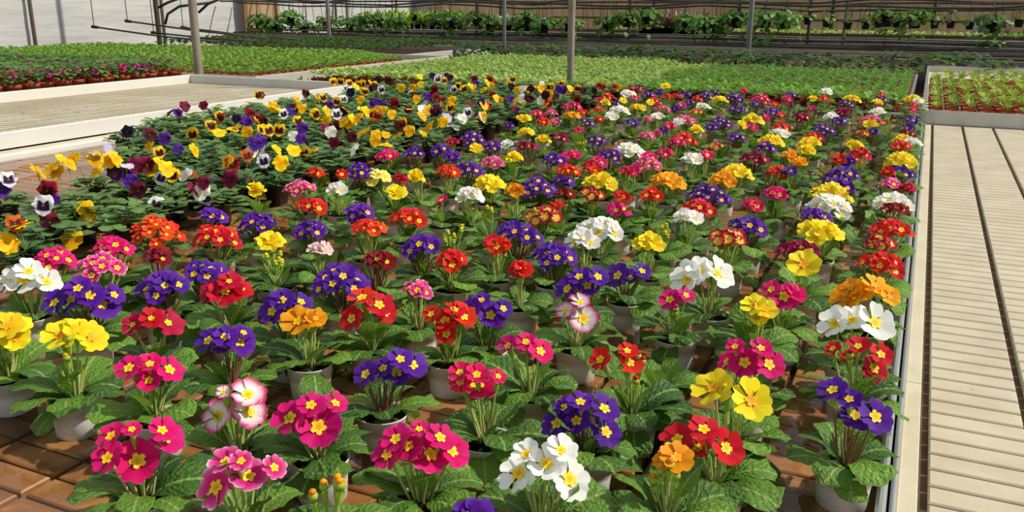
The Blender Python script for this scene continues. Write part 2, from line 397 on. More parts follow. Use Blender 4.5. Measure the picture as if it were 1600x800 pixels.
# ------------------------------------------------------------------ benches
def slat_mesh(name, wx, ly, mat):
    b = MB(); b.box(-wx/2, wx/2, -ly/2, ly/2, -.016, 0, 0, .003); return b.mesh(name, mat, False)
PITCH_Y, PANEL = .0685, .2
# flower bench
FX0, FX1, FY0, FY1 = -4.62, .012, .35, 7.84
fb = empty('flower_bench', (-2.3, 4, GZ), 0, 'long bench with wet brown slatted floor carrying the primroses and pansies', 'bench')
def fbpart(name, b, mat, smooth=False):
    o = obj(name, b.mesh(name, mat, smooth), fb); o.location = (2.3, -4, -GZ); return o
b = MB(); b.box(FX0, FX1, FY0, FY1, -.05, -.015); fbpart('tray', b, TRAYB)
b = MB(); b.box(.012, .030, FY0, FY1, -.09, .020, 0, .006); fbpart('rim', b, ALU)
b = MB(); b.box(FX0-.05, FX0, FY0, FY1, -.09, .032, 0, .006); fbpart('rim', b, WHITEP)
b = MB(); b.box(FX0, .03, FY1, FY1+.02, -.09, .008, 0, .004); fbpart('rim', b, ALU)
b = MB(); b.box(FX0, .03, FY0-.03, FY0, -.09, .022, 0, .005); fbpart('rim', b, ALU)
for xx in (-4.3, -2.9, -1.5, -.2):
    for yy in (.7, 2.6, 4.5, 6.4, 7.7):
        b = MB(); b.box(xx-.025, xx+.025, yy-.025, yy+.025, GZ, -.05); fbpart('leg', b, ALU)
sl = []
k = 0
while True:
    xc = -.008 - PANEL*(k+.5)
    if xc-.1 < FX0: break
    yy = FY0+PITCH_Y/2
    while yy < FY1:
        p = proj(Vector((xc, yy, 0)))
        vis = -80 < p[0] < 1680 and -20 < p[1] < 880
        sl.append(((p[2] if vis else 99), xc, yy)); yy += PITCH_Y
    k += 1
sl.sort()
SM = slat_mesh('brown_slat', .186, .0615, BSLAT)
for d_, xc, yy in sl[:295]:
    o = obj('slat', SM, fb); o.location = (2.3+xc, yy-4, -GZ)
b = MB()
for d_, xc, yy in sl[295:]: b.box(xc-.093, xc+.093, yy-.0307, yy+.0307, -.012, 0, 0, .0022)
o = fbpart('slat_field', b, BSLAT); o['kind'] = 'stuff'
b = MB(); b.quad((FX0+.002, FY0, .0025), (FX1, FY0, .0025), (FX1, FY1, .0025), (FX0+.002, FY1, .0025)); o = fbpart('water_film', b, WATER); o['kind'] = 'stuff'

# empty cream bench on the right
rb = empty('slatted_bench', (1, 4, GZ), 0, 'empty cream bench with crosswise slats and dark grooves beside the primroses', 'bench')
def part(root, name, b, mat, smooth=False):
    o = obj(name, b.mesh(name, mat, smooth), root); o.location = -root.location; return o
RY0, RY1 = .35, 7.26
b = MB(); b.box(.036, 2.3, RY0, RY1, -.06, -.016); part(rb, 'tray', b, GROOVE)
b = MB(); b.box(.035, .046, RY0, RY1, -.09, .014, 0, .004); part(rb, 'rim', b, ALU)
for y0, y1 in ((RY0, 2.14), (2.142, 4.6), (4.602, RY1)):
    b = MB(); b.box(.046, .081, y0, y1, -.03, .002, 0, .002); part(rb, 'margin_plank', b, MARGIN)
SM2 = slat_mesh('cream_slat', .184, .0605, CREAM); cnt = 0
rs = []
for k in range(11):
    xc = .191 + .2015*k; yy = RY0+PITCH_Y/2
    while yy < RY1-.02:
        p = proj(Vector((xc, yy, 0))); rs.append((p[2] if -60 < p[0] < 1690 and p[1] < 880 else 99, xc, yy)); yy += PITCH_Y
rs.sort()
for d_, xc, yy in rs[:295]: obj('slat', SM2, rb, loc=(xc-1, yy-4, -GZ))
b = MB()
for d_, xc, yy in rs[295:]: b.box(xc-.092, xc+.092, yy-.0302, yy+.0302, -.012, 0, 0, .0022)
o = part(rb, 'slat_field', b, CREAM); o['kind'] = 'stuff'
for xx in (.12, 2.2):
    for yy in (.7, 2.6, 4.5, 6.4, 7.1):
        b = MB(); b.box(xx-.025, xx+.025, yy-.025, yy+.025, GZ, -.06); part(rb, 'leg', b, ALU)

def tray_bench(name, x0, x1, y0, y1, zf, zr, label, mfloor, mrim, rimw=.03, down=.12):
    r = empty(name, ((x0+x1)/2, (y0+y1)/2, GZ), 0, label, 'bench')
    b = MB(); b.box(x0, x1, y0, y1, zf-.05, zf); part(r, 'tray', b, mfloor)
    for (a, c, d_, e) in ((x0-rimw, x0, y0-rimw, y1+rimw), (x1, x1+rimw, y0-rimw, y1+rimw), (x0, x1, y0-rimw, y0), (x0, x1, y1, y1+rimw)):
        b = MB(); b.box(a, c, d_, e, zf-down, zr, 0, .005); part(r, 'rim', b, mrim)
    for xx in (x0+.15, x1-.15):
        nn = max(2, int((y1-y0)/1.9)+1)
        for i in range(nn):
            yy = y0+.2+(y1-y0-.4)*i/(nn-1); b = MB(); b.box(xx-.025, xx+.025, yy-.025, yy+.025, GZ, zf-.05); part(r, 'leg', b, ALU)
    return r
eb = tray_bench('empty_bench', -6.86, -4.78, .6, 6.86, .055, .138, 'empty tan bench tray with a broad white side rim beside the pansies', TANTRAY, WHITEP, .03, .02)
b = MB(); b.box(-4.75, -4.70, .6, 6.9, -.06, .03, 0, .006); part(eb, 'lower_rail', b, MARGIN)
b = MB(); b.box(-4.78, -4.75, .6, 6.9, -.06, .045); part(eb, 'side_apron', b, WHITEP)
pb = tray_bench('impatiens_bench', -12.9, -6.95, 2.5, 7.05, .06, .12, 'bench of pink flowering pots along the white film wall', TANTRAY, WHITEP)
l2 = tray_bench('seedling_bench', -12.9, -6.3, 7.2, 11.25, .05, .12, 'bench of green seedlings in terracotta pots with cut sandy corner', TANTRAY, GREYP)
gb = tray_bench('seedling_bench', -6.2, -.12, 7.90, 12.45, .0, .012, 'wide bench packed with pale green seedlings beyond the flower bench', TRAYB, ALU)
rf = tray_bench('seedling_bench', .03, 2.6, 7.33, 12.7, .03, .105, 'aluminium rimmed bench of lime seedlings in terracotta pots', CREAM, ALU)
l3 = tray_bench('seedling_bench', -12.5, -7.2, 11.5, 14.4, .05, .10, 'dim green seedling bench beside the dark pipe rack', TRAYB, GREYP)

# ------------------------------------------------------------------ posts
def post(name, px, base, r, mat, label, top=3.3):
    b = MB(); b.tube([(0, 0, GZ), (0, 0, .2), (0, 0, top)], r, 12)
    o = obj(name, b.mesh(name, mat)); o.location = (base.x, base.y, 0); return tag(o, label, 'post')
post('wooden_post', 0, Vector((-7.0, 7.13, 0)), .043, WOODPOST, 'weathered wooden post at the corner of the empty tan bench')
post('wooden_post', 0, Vector((-3.12, 8.02, 0)), .034, WOODPOST, 'round grey post between the flower bench and the pale seedlings')
post('steel_post', 0, on_z(1168, 98, 0)*1 , .036, STEELPOST, 'grey steel post at the back edge of the green seedlings near the drooping baskets')
post('steel_post', 0, on_z(788, 88, 0), .028, STEELPOST, 'thin grey steel post by the sandy bench corner')
post('steel_post', 0, Vector((-10.9, 14.7, 0)), .04, STEELPOST, 'dark steel post among the trailing baskets near the white wall')
post('steel_post', 0, on_z(250, 68, .1), .045, DARKPIPE, 'dark post standing before the white film wall by the pipe ends')
for px, lab in ((1264, 'dark thin post behind the small hanging pots'), (1320, 'pale steel post before the tan wall'), (745, 'black thin post behind the pipe rack'), (543, 'slim steel post near the fern bench'), (983, 'slim black post under a hanging basket')):
    q = on_y(px, 40, 17.3); post('thin_post', 0, Vector((q.x, q.y, 0)), .03, STEELPOST if px in (1320, 543) else DARKPIPE, lab)

# ------------------------------------------------------------------ primrose pieces
def leaf_mesh(name, a0, a1, width, wav, seed, nl=9, nc=5, mat=LEAF, twist=0.0):
    """unit length leaf along +X, up +Z, bending from elevation a0 to a1"""
    rg = random.Random(seed); b = MB(); pts = []; uv = []
    x = z = 0.0; ph = [rg.uniform(0, 6.3) for _ in range(4)]
    for i in range(nl):
        t = i/(nl-1); a = radians(a0 + (a1-a0)*t)
        if i: x += cos(a)/(nl-1); z += sin(a)/(nl-1)
        wd = width*(.12 + .88*(sin(pi*min(1, max(0, (t-.10)/1.02))**1.55)**.62 if t > .10 else 0))
        if i == nl-1: wd = width*.46
        for j in range(nc):
            s_ = -1+2*j/(nc-1)
            cup = .30*abs(s_)*wd - .22*s_*s_*wd
            wv = wav*(sin(t*11+ph[0]+s_*2)*abs(s_)**1.5 + .5*sin(t*23+ph[1])*abs(s_)**2)
            nx, nz = -sin(a), cos(a)
            yy = s_*wd*(1+.06*sin(t*19+ph[2]*(1 if s_ > 0 else -1)))
            tip = -.07*abs(s_)**2 if i == nl-1 else 0
            pts.append((x+nx*(cup+wv)+tip, yy + twist*t*z, z+nz*(cup+wv))); uv.append((t, s_))
    b.grid(pts, uv, nl, nc); return b
LV = {}
for key, a0, a1, wd in (('arch', 58, -22, .30), ('up', 78, 36, .28), ('low', 22, -46, .31), ('flat', 40, -14, .32)):
    LV[key] = [leaf_mesh('leaf', a0+random.uniform(-6, 6), a1+random.uniform(-8, 8), wd*random.uniform(.92, 1.1), .034, 10*i+len(key)) for i in range(4)]
LVM = {k: [q.mesh('primrose_leaf', LEAF) for q in v] for k, v in LV.items()}

def flower(cup=.12, ruf=.0, notch=.19, nr=5, ncol=9, seed=0, hw=38, edge=.26, mi=0):
    rg = random.Random(seed); b = MB()
    for k in range(5):
        th = 2*pi*k/5 + rg.uniform(-.05, .05); pts = []; uv = []; tl = rg.uniform(-.05, .09); p1 = rg.uniform(0, 6)
        rs_ = rg.uniform(.92, 1.04)
        for i in range(nr):
            u = i/(nr-1)
            for j in range(ncol):
                s_ = -1+2*j/(ncol-1)
                R = rs_*(1 - edge*abs(s_)**2.6 - notch*exp(-(s_/.22)**2))
                r = .10 + (R-.10)*u
                an = th + s_*radians(hw)*(.62+.38*u**.5)
                z = cup*(u**1.6)*(1 if u < .75 else 1-.35*(u-.75)) + .17*s_*u - .10*s_*s_*u*u + tl*u*u + ruf*sin(s_*5+p1)*u*u + .012*k*u
                pts.append((r*cos(an), r*sin(an), z)); uv.append((u*R/1.0 if R < 1 else u, s_))
        b.grid(pts, uv, nr, ncol, mi)
    return b
def eye(big=1.0, mi=0, z0=.05):
    b = MB(); b.v.append((0, 0, z0-.03)); n_ = 20
    for k in range(n_):
        a = 2*pi*k/n_; r = (.30 + .065*cos(5*a) - .022*cos(10*a))*big; b.v.append((r*cos(a), r*sin(a), z0+.03))
    for k in range(n_): b.face((0, 1+k, 1+(k+1) % n_), [(0, 0), (1, 0), (1, 0)], mi)
    return b
FKIND = {'flat': [flower(.12, .02, .17, seed=i, hw=42, edge=.20) for i in range(3)],
         'cup': [flower(.28, .03, .10, seed=10+i, hw=41, edge=.22) for i in range(3)],
         'ruf': [flower(.20, .07, .12, seed=20+i, hw=42, edge=.16) for i in range(3)]}
FFAR = {'flat': [flower(.10, .0, .18, 4, 5, seed=i) for i in range(2)], 'cup': [flower(.28, .03, .1, 3, 5, seed=5+i, hw=44) for i in range(2)],
        'ruf': [flower(.2, .07, .1, 3, 5, seed=8+i, hw=45) for i in range(2)]}
KIND = {c: 'flat' for c in PET}; KIND.update({'Y': 'ruf', 'O': 'ruf', 'W': 'cup', 'G': 'ruf', 'R': 'flat', 'V': 'cup', 'C': 'ruf', 'H': 'flat'})
FM = {}; FFM = {}
for c in PET:
    FM[c] = [q.mesh('primrose_flower', PM[c]) for q in FKIND[KIND[c]]+([FKIND['cup'][0]] if KIND[c] == 'flat' else [FKIND['flat'][0]])]
    l_ = []
    for q in FFAR[KIND[c]]:
        t_ = MB(); t_.add(q, Matrix.Identity(4)); t_.add(eye(.9, 1), Matrix.Identity(4)); l_.append(t_.mesh('primrose_flower', [PM[c], EYEO if c in 'YO' else EYE]))
    FFM[c] = l_
EM = eye().mesh('flower_eye', EYE); EMO = eye(.85).mesh('flower_eye', EYEO)
EMS = eye(.72).mesh('flower_eye', EYE)
def stalk_b(mi=0, mc=1):
    b = MB(); b.tube([(0,0,0), (.0,0,.5), (0,0,.86)], [1.0, .85, .8], 6, mi, False)
    b.lathe([(.8, .78), (1.9, .84), (2.1, .93), (2.5, 1.0)], 6, mc); return b
STM = stalk_b().mesh('flower_stalk', [STALK, CALYX]); STMB = stalk_b().mesh('flower_stalk', [STALKB, CALYX])
def bud_b(tip):
    b = MB(); b.lathe([(.12, 0), (.5, .25), (.62, .6), (.5, .95), (.42, 1.0)], 7, 0); b.lathe([(.36, .9), (.5, 1.15), (.42, 1.42), (.12, 1.6), (.01, 1.62)], 7, 1)
    return b
BUDM = {c: bud_b(c).mesh('flower_bud', [CALYX, PM[c]]) for c in PET}
# pot and soil
b = MB(); b.lathe([(.001, 0.001), (.040, 0), (.0412, .001), (.0440, .040), (.0452, .056), (.0470, .0565), (.0478, .076), (.0495, .078), (.0488, .080), (.0462, .079), (.0445, .066)], 24)
POTM = b.mesh('white_pot', POT)
def soil_mesh(r, z, seed, sq=0.0, seg=16):
    rg = random.Random(seed); b = MB(); pr = [(.001, .006), (r*.4, .004), (r*.75, .001), (r, -.003)]
    pts = []; uv = []
    for i, (rr, zz) in enumerate(pr):
        for k in range(seg):
            a = 2*pi*k/seg; q = rr
            if sq: q = rr*((1-sq)+sq/max(abs(cos(a)), abs(sin(a))))
            pts.append((q*cos(a), q*sin(a), z+zz+(rg.uniform(-.003, .003) if i else 0))); uv.append((i, k))
    b.grid(pts, uv, 4, seg, 0, True); return b
SOILM = soil_mesh(.0455, .070, 3).mesh('potting_soil', SOIL)

VIEW0 = -FW
def primrose(c, X, Y, flowers=None, hw=.05, zh=.18, buds=0, rg=None, nleaf=None, lsc=1.0, big=1.0, lean=Vector((0, 0, 0))):
    """one potted primrose; flowers = list of (world point, radius)"""
    rg = rg or random
    root = empty('potted_primrose', (X, Y, 0)); base = Vector((X, Y, 0)); dep = proj(base)[2]
    tocam = (CAM - Vector((X, Y, zh))).normalized(); toh = Vector((tocam.x, tocam.y, 0)).normalized()
    obj('pot', POTM, root, Matrix.Rotation(rg.uniform(0, 6.3), 4, 'Z') @ Matrix.Diagonal((1.07, 1.07, 1.0, 1))); obj('soil', SOILM, root, Matrix.Rotation(rg.uniform(0, 6.3), 4, 'Z') @ Matrix.Diagonal((1.07, 1.07, 1, 1)))
    nl = nleaf or rg.randint(11, 14); a0 = rg.uniform(0, 6.3)
    for i in range(nl):
        t = i/nl; az = a0 + i*2.39996 + rg.uniform(-.25, .25)
        key = 'low' if t < .22 else ('flat' if t < .5 else ('arch' if t < .82 else 'up'))
        L = lsc*(rg.uniform(.084, .116) if t < .85 else rg.uniform(.06, .085))
        M = Matrix.Translation((.008*cos(az), .008*sin(az), .066+.012*t)) @ Matrix.Rotation(az, 4, 'Z') @ Matrix.Rotation(-radians(rg.uniform(-4, 12)), 4, 'Y') @ Matrix.Rotation(radians(rg.uniform(-18, 18)), 4, 'X') @ Matrix.Diagonal((L, L*rg.uniform(.9, 1.2), L, 1))
        obj('leaf', rg.choice(LVM[key]), root, M)
    # flowers
    if flowers is None:
        rf = rg.uniform(.0265, .0305)*(1.12 if c in 'YOW' else 1)*(.88 if c in 'KLEF' else 1)*big
        rad = max(.012, hw - rf*.75)
        n_ = max(3, min(15, int(round(2.1*(hw/rf)**1.55)))) if hw > .028 else (2 if hw > .021 else 1)
        flowers = []; p0 = rg.uniform(0, 6.3)
        for i in range(n_):
            q = sqrt((i+.35)/n_)*rad; an = p0+i*2.39996
            off = Vector((q*cos(an), q*sin(an)*.85, -q*q*8.5 + rg.uniform(-.006, .006)))
            nrm = Vector((cos(an)*q/rad*.9, sin(an)*q/rad*.9, 1.0)) + toh*rg.uniform(.15, .75) + Vector((rg.uniform(-.2, .2), rg.uniform(-.2, .2), 0))
            flowers.append((Vector((0, 0, zh)) + lean + off, rf*rg.uniform(.9, 1.08), nrm.normalized()))
    elif flowers:
        cen = sum((f[0] for f in flowers), Vector())/len(flowers); fl2 = []
        for p, r_ in flowers:
            off = p-cen; nrm = Vector((0, 0, .62)) + tocam*.62 + off.normalized()*min(.55, off.length*16) + Vector((rg.uniform(-.1, .1), rg.uniform(-.1, .1), 0))
            fl2.append((p-base, r_, nrm.normalized()))
        flowers = fl2
    crown = Vector((0, 0, .074)); brown = c in 'PVD'
    for p, r_, nrm in flowers:
        Mf = TRS(p, nrm, rg.uniform(0, 6.3), r_)
        near = dep < 4.3
        fo = obj('flower', rg.choice(FM[c] if near else FFM[c]), root, Mf)
        if near: obj('eye', EMO if c in 'YO' else (EMS if c in 'CVFD' else EM), fo, Matrix.Rotation(rg.uniform(0, 6), 4, 'Z'))
        st = Vector((p.x*.22+rg.uniform(-.006, .006), p.y*.22+rg.uniform(-.006, .006), .068)); en = p - nrm*r_*.05; v = en-st
        Ms = TRS(st, v, 0, (.0025, .0025, v.length))
        if dep < 5.2: obj('stalk', STMB if brown else STM, fo, Mf.inverted() @ Ms)
    if flowers:
        p = sum((f[0] for f in flowers), Vector())/len(flowers); hb = .9 if dep >= 5.2 else .56
        obj('stalk_bundle', BUNDLEB if brown else BUNDLE, root, Matrix.Translation((0, 0, .07)) @ Matrix.Diagonal((max(.6, hw/.045), max(.6, hw/.045), max(.2, hb*(p.z-.07)/.11), 1)))
    for i in range(buds):
        an = rg.uniform(0, 6.3); q = rg.uniform(.006, .028); p = Vector((q*cos(an), q*sin(an), zh*rg.uniform(.72, 1.0))); v = p-crown
        bo = obj('bud', BUDM[c], root, TRS(p, v+Vector((0, 0, .1)), 0, .0125))
        obj('stalk', STM, bo, TRS(p, v+Vector((0, 0, .1)), 0, .0125).inverted() @ TRS(crown*.98, v, 0, (.0025, .0025, v.length)))
    return root
b = MB()
for i in range(7):
    a = i*2.4; q = .008+.022*sqrt(i/7); b.tube([(q*.25*cos(a), q*.25*sin(a), 0), (q*cos(a), q*sin(a), .105)], [.0022, .002], 5, 0, False)
BUNDLE = b.mesh('stalk_bundle', STALK); BUNDLEB = b.mesh('stalk_bundle', STALKB)

# near plants: colour, base (pixel of the pot's foot on the bench, or None), flowers (pixel x, pixel y, radius in pixels), buds
NEAR = [
 ('M', None, [(215,715,33),(257,685,29),(168,708,25),(174,684,23),(206,670,15),(252,668,22)], 0),
 ('K', None, [(339,764,33),(388,742,29),(354,725,25),(376,716,18),(427,725,20)], 0),
 ('B', None, [(388,641,28),(386,612,26),(341,650,26),(349,609,12)], 1),
 ('M', None, [(202,573,22),(234,567,18),(264,577,24),(232,590,18)], 2),
 ('M', (505,775), [(497,661,33),(454,652,28),(486,630,22),(524,633,20)], 0),
 ('M', None, [(672,706,30),(638,693,24),(606,702,25),(619,680,24),(706,706,27),(655,670,16),(687,680,25)], 0),
 ('W', None, [(811,744,33),(854,723,29),(889,751,34),(822,712,22),(876,707,25)], 0),
 ('P', (600,700), [(572,581,21),(619,584,26),(644,571,25),(599,575,19),(625,557,19)], 0),
 ('H', (760,745), [(745,603,30),(719,581,18),(720,595,18),(778,583,13),(745,581,18)], 0),
 ('M', (830,668), [(844,545,21),(794,541,17),(822,534,17)], 0),
 ('R', None, [(696,501,21),(697,518,17),(674,487,15),(724,496,21),(710,485,18)], 0),
 ('P', (915,768), [(946,676,27),(944,640,25),(901,656,23),(871,659,25),(907,629,21),(881,640,19)], 0),
 ('R', (985,702), [(984,566,20),(980,548,16),(939,560,19)], 5),
 ('M', None, [(1164,562,24),(1201,567,25),(1137,564,18),(1189,542,17),(1149,539,15)], 0),
 ('Y', None, [(1115,609,32),(1173,620,33)], 2),
 ('R', (1112,815), [(1060,682,27),(1100,665,25),(1134,695,29),(1090,699,20)], 0),
 ('O', None, [(1057,714,27),(1036,722,16)], 5),
 ('P', (1313,785), [(1367,648,28),(1337,652,25),(1301,612,24),(1327,625,19)], 1),
 ('R', None, [(1365,577,22),(1341,541,17),(1376,556,19),(1301,547,14),(1324,560,12)], 3),
 ('W', None, [(1366,506,31),(1305,506,26),(1331,502,22)], 0),
 ('Y', (22,640), [(10,507,25),(22,526,22),(30,508,18)], 1),
 ('Y', (125,674), [(95,524,26),(142,528,26),(120,516,19)], 4),
 ('P', None, [(326,534,21),(373,531,24),(352,522,19),(349,537,17),(380,519,15)], 0),
 ('O', None, [(466,504,26),(493,499,17)], 4),
 ('C', None, [(262,505,24),(208,508,18),(236,495,18)], 0),
 ('P', None, [(86,474,21),(112,470,24),(140,459,22),(158,474,27),(178,462,18),(122,450,20)], 0),
 ('W', None, [(12,442,20),(38,437,26),(72,438,22),(44,422,20)], 1),
 ('C', None, [(352,455,25),(330,458,18),(358,440,18),(378,452,18)], 0),
 ('P', None, [(426,484,22),(457,485,22),(441,467,20),(470,472,18)], 0),
 ('R', None, [(566,466,22),(592,474,22),(550,494,20),(602,486,18)], 3),
 ('P', None, [(766,490,22),(738,483,20),(786,480,16),(752,470,16)], 0),
 ('B', (900,590), [(911,497,24),(884,485,15),(906,474,16)], 0),
 ('P', None, [(887,453,20),(905,433,18),(917,447,20),(934,431,18)], 0),
 ('W', (1107,535), [(1075,433,27),(1120,427,27),(1094,420,22)], 2),
 ('P', (975,512), [(966,428,21),(1003,421,15),(985,434,13)], 0),
 ('M', None, [(1047,469,18),(1072,462,14)], 4),
 ('Y', None, [(1178,478,20),(1196,484,18),(1186,494,14)], 3),
 ('M', None, [(1225,461,23),(1206,450,16),(1244,460,16)], 1),
 ('Y', None, [(1256,412,25)], 2),
 ('O', None, [(1324,463,24),(1366,448,22),(1390,462,16),(1345,455,18),(1330,448,18)], 1),
]
# the other primroses: colour, pixel of the head's middle, half width in pixels, buds
FARP = '''P735,816,26 M80,399,38 K157,408,40 M177,383,34 P252,440,45 D245,400,26 P318,419,38 y430,405,22 P533,426,52 D589,406,30 K652,452,26
Y420,374,26 L498,389,20 R705,405,27 R775,382,26 R812,422,17 P659,378,35 P865,393,40 W912,375,28 W938,350,38 Y1012,381,26 N1032,545,20 V1250,388,33
R1378,407,38 E1375,380,24 F242,349,44 P331,336,28 R337,362,39 Y400,298,16 P404,342,33 K469,290,26 R487,319,27 P488,356,28 R492,273,13 R532,276,12 W530,297,18
P562,264,27 G586,273,27 C626,281,12 Y650,278,14 Y618,301,19 P562,330,27 F573,353,28 R636,337,28 R699,267,20 M693,313,8 W732,305,22 y709,358,15 P732,261,25
Y764,283,27 O807,298,17 P839,286,32 P881,284,18 R888,265,22 R928,269,16 Y940,279,28 D884,305,15 E925,303,22 y767,328,12 E851,331,31 P811,357,38 M966,328,22
C980,270,16 O1042,278,29 R972,307,17 R1018,304,21 P1107,295,36 O1131,277,24 Y1150,263,28 R1091,320,29 W1076,342,23 y1035,352,20 E1140,367,32 P1170,349,32
H1176,321,19 M1212,301,22 F1215,267,20 P1232,269,14 P1319,269,28 P1310,287,26 Y1298,295,33 W1298,312,37 P1275,336,26 Y1282,354,37 R1387,272,12 P1407,268,22
K1391,288,18 C1417,296,13 W1394,311,32 D1396,328,22 R1391,353,34 M607,242,19 P648,238,19 P687,234,20 P708,246,15 C706,222,13 P737,211,24 P770,226,20 Y742,234,13
W794,228,7 V823,230,16 Y802,247,15 K769,252,21 Y818,185,13 Y821,207,14 R849,190,13 K868,190,10 Y850,218,13 V874,214,15 O893,179,14 P916,190,14 R935,188,9 M904,206,10
P932,218,18 y908,226,13 P865,249,20 M891,244,18 M935,255,15 R890,264,20 R922,262,13 P796,196,10 W985,231,27 P954,242,20 K1010,211,16 K1027,208,9 P988,192,14
W955,182,13 K1012,187,9 W1027,182,12 M1046,197,14 W1061,192,10 K1070,184,18 P1036,206,8 R1067,213,23 M1056,221,15 M1039,239,15 M1014,244,16 K1011,252,26 W1082,249,17
M1101,243,14 Y1089,203,12 P1110,199,13 E1119,229,15 P1127,187,18 Y1177,185,18 M1197,185,7 Y1158,196,8 M1175,200,10 P1150,213,19 R1221,197,18 R1220,182,8 V1251,182,16
M1253,188,8 W1220,209,16 Y1204,217,20 P1196,229,17 V1180,244,22 Y1266,221,20 R1271,213,17 Y1259,236,14 O1232,244,13 O1249,256,10 P1287,201,20 P1311,188,15 W1300,183,14
K1362,184,19 Y1360,195,13 E1382,194,6 E1347,208,11 P1366,207,11 Y1335,227,15 C1344,239,17 R1312,250,11 R1336,250,8 P1323,254,14 P1424,185,15 P1421,200,11 D1418,208,16
Y1412,216,17 W1426,223,14 R1406,227,19 Y1410,247,27 M839,178,13 K860,176,12 M884,168,9 M897,164,14 R909,175,12 R950,149,15 M934,157,6 Y946,162,8 Y972,159,7 W981,146,14
R984,138,7 P998,137,8 R999,142,5 P1014,146,13 P1029,143,9 Y1040,135,9 M992,154,11 R1021,156,15 F935,171,9 W967,170,17 Y996,167,13 Y1015,162,7 P963,162,7 R1043,151,9
R1055,151,6 K1063,151,6 P1072,148,9 M1063,165,12 K1035,168,15 P1057,170,9 P1102,147,14 P1116,144,9 R1089,154,10 P1078,160,10 W1098,166,12 E1088,174,12 Y1124,155,14
P1148,149,17 M1161,142,8 M1188,150,18 P1179,162,10 P1151,168,16 P1206,173,16 F1211,164,9 V1232,166,6 P1236,148,11 M1229,154,11 W1290,143,11 Y1270,154,9 R1286,155,11
M1268,170,8 Y1331,153,14 P1322,161,13 V1316,174,15 R1376,148,7 P1377,154,12 Y1371,160,10 D1373,168,9 W1372,175,12 Y1427,152,15 W1434,159,9 F1427,164,8 M1424,172,8
o512,757,16 M990,268,10 R870,325,10'''
PR = []            # (root, colour, X, Y)
rg = random.Random(11)
for c, bpx, fl, nb in NEAR:
    if bpx: base = on_z(bpx[0], bpx[1], 0)
    else:
        mx_ = sum(f[0] for f in fl)/len(fl); my_ = sum(f[1] for f in fl)/len(fl); base = on_z(mx_, my_, .182)
    base = Vector((base.x, base.y, 0)); base.x = min(base.x, -.045); dep = proj(base)[2]
    pts = []
    for (px, py, rp) in fl:
        p = facing(px, py, base); sp_ = Vector((base.x, base.y, 0)).normalized()
        p = p - sp_*R_(-.008, .018); pts.append((p, rp/F*dep*1.10))
    zc = sum(p.z for p, _ in pts)/len(pts)
    PR.append((primrose(c, base.x, base.y, pts, zh=zc, buds=nb, rg=rg, lsc=rg.uniform(.98, 1.15)), c, base.x, base.y))
SPOT = [[c, None, x_, y_, 0, 0, True] for _, c, x_, y_ in PR]
for tok in FARP.split():
    c = tok[0]; px, py, hw = [float(q) for q in tok[1:].split(',')]
    zh = .178+rg.uniform(-.012, .018); q = on_z(px, py, zh-.006); dep = (q-CAM).dot(FW)
    SPOT.append([c, (q.x, q.y), min(q.x, -.06), q.y, zh, max(.017, hw/F*dep*1.12), False])
for it in range(60):                      # pots never share one spot: ease them apart, the heads stay where they are
    for i in range(len(SPOT)):
        A = SPOT[i]
        for j in range(i):
            B = SPOT[j]; dx = A[2]-B[2]; dy = A[3]-B[3]; d2 = dx*dx+dy*dy
            if d2 < .0118:
                d_ = sqrt(d2)+1e-5; k_ = (.1087-d_)/d_*.5; 
                if not A[6]: A[2] = min(A[2]+dx*k_*(2 if B[6] else 1), -.058); A[3] += dy*k_*(2 if B[6] else 1)
                if not B[6]: B[2] = min(B[2]-dx*k_*(2 if A[6] else 1), -.058); B[3] -= dy*k_*(2 if A[6] else 1)
for c, hp, x_, y_, zh, hwm, fixed in SPOT:
    if fixed: continue
    dep = (Vector((x_, y_, 0))-CAM).dot(FW)
    lean = Vector((hp[0]-x_, hp[1]-y_, 0))
    if lean.length > .09: lean *= .09/lean.length
    if c in 'yoN':
        cc = {'y': 'Y', 'o': 'O', 'N': 'Y'}[c]
        PR.append((primrose(cc, x_, y_, [], zh=zh, buds=0 if c == 'N' else 6, rg=rg, nleaf=16), c, x_, y_))
    else:
        PR.append((primrose(c, x_, y_, hw=hwm, zh=zh, buds=rg.choice((0, 0, 1, 2)) if dep < 5 else 0, rg=rg, lsc=rg.uniform(.9, 1.08), lean=lean), c, x_, y_))

CNAME = {k: v[0] for k, v in PET.items()}; CNAME.update({'y': 'yellow budded', 'o': 'orange budded', 'N': 'leafy flowerless'})
def neighbours(lst, i, k):
    x_, y_ = lst[i][2], lst[i][3]
    return sorted(range(len(lst)), key=lambda j: (lst[j][2]-x_)**2+(lst[j][3]-y_)**2)[1:k+1]
SHORT = {'pink with white edges': 'white-edged pink', 'white with pink edges': 'pink-edged white', 'red and cream': 'red-and-cream'}
for i, (root, c, x_, y_) in enumerate(PR):
    nb = [SHORT.get(CNAME[PR[j][1]], CNAME[PR[j][1]]) for j in neighbours(PR, i, 3)]
    me_ = SHORT.get(CNAME[c], CNAME[c])
    lab = f"{me_} primrose in white pot, nearest a {nb[0]}, a {nb[1]} and a {nb[2]} one"
    if len(lab.split()) > 16: lab = f"{me_} primrose in white pot near {nb[0]}, {nb[1]} and {nb[2]} ones"
    tag(root, lab, 'primrose', 'potted primroses on the brown slatted bench')

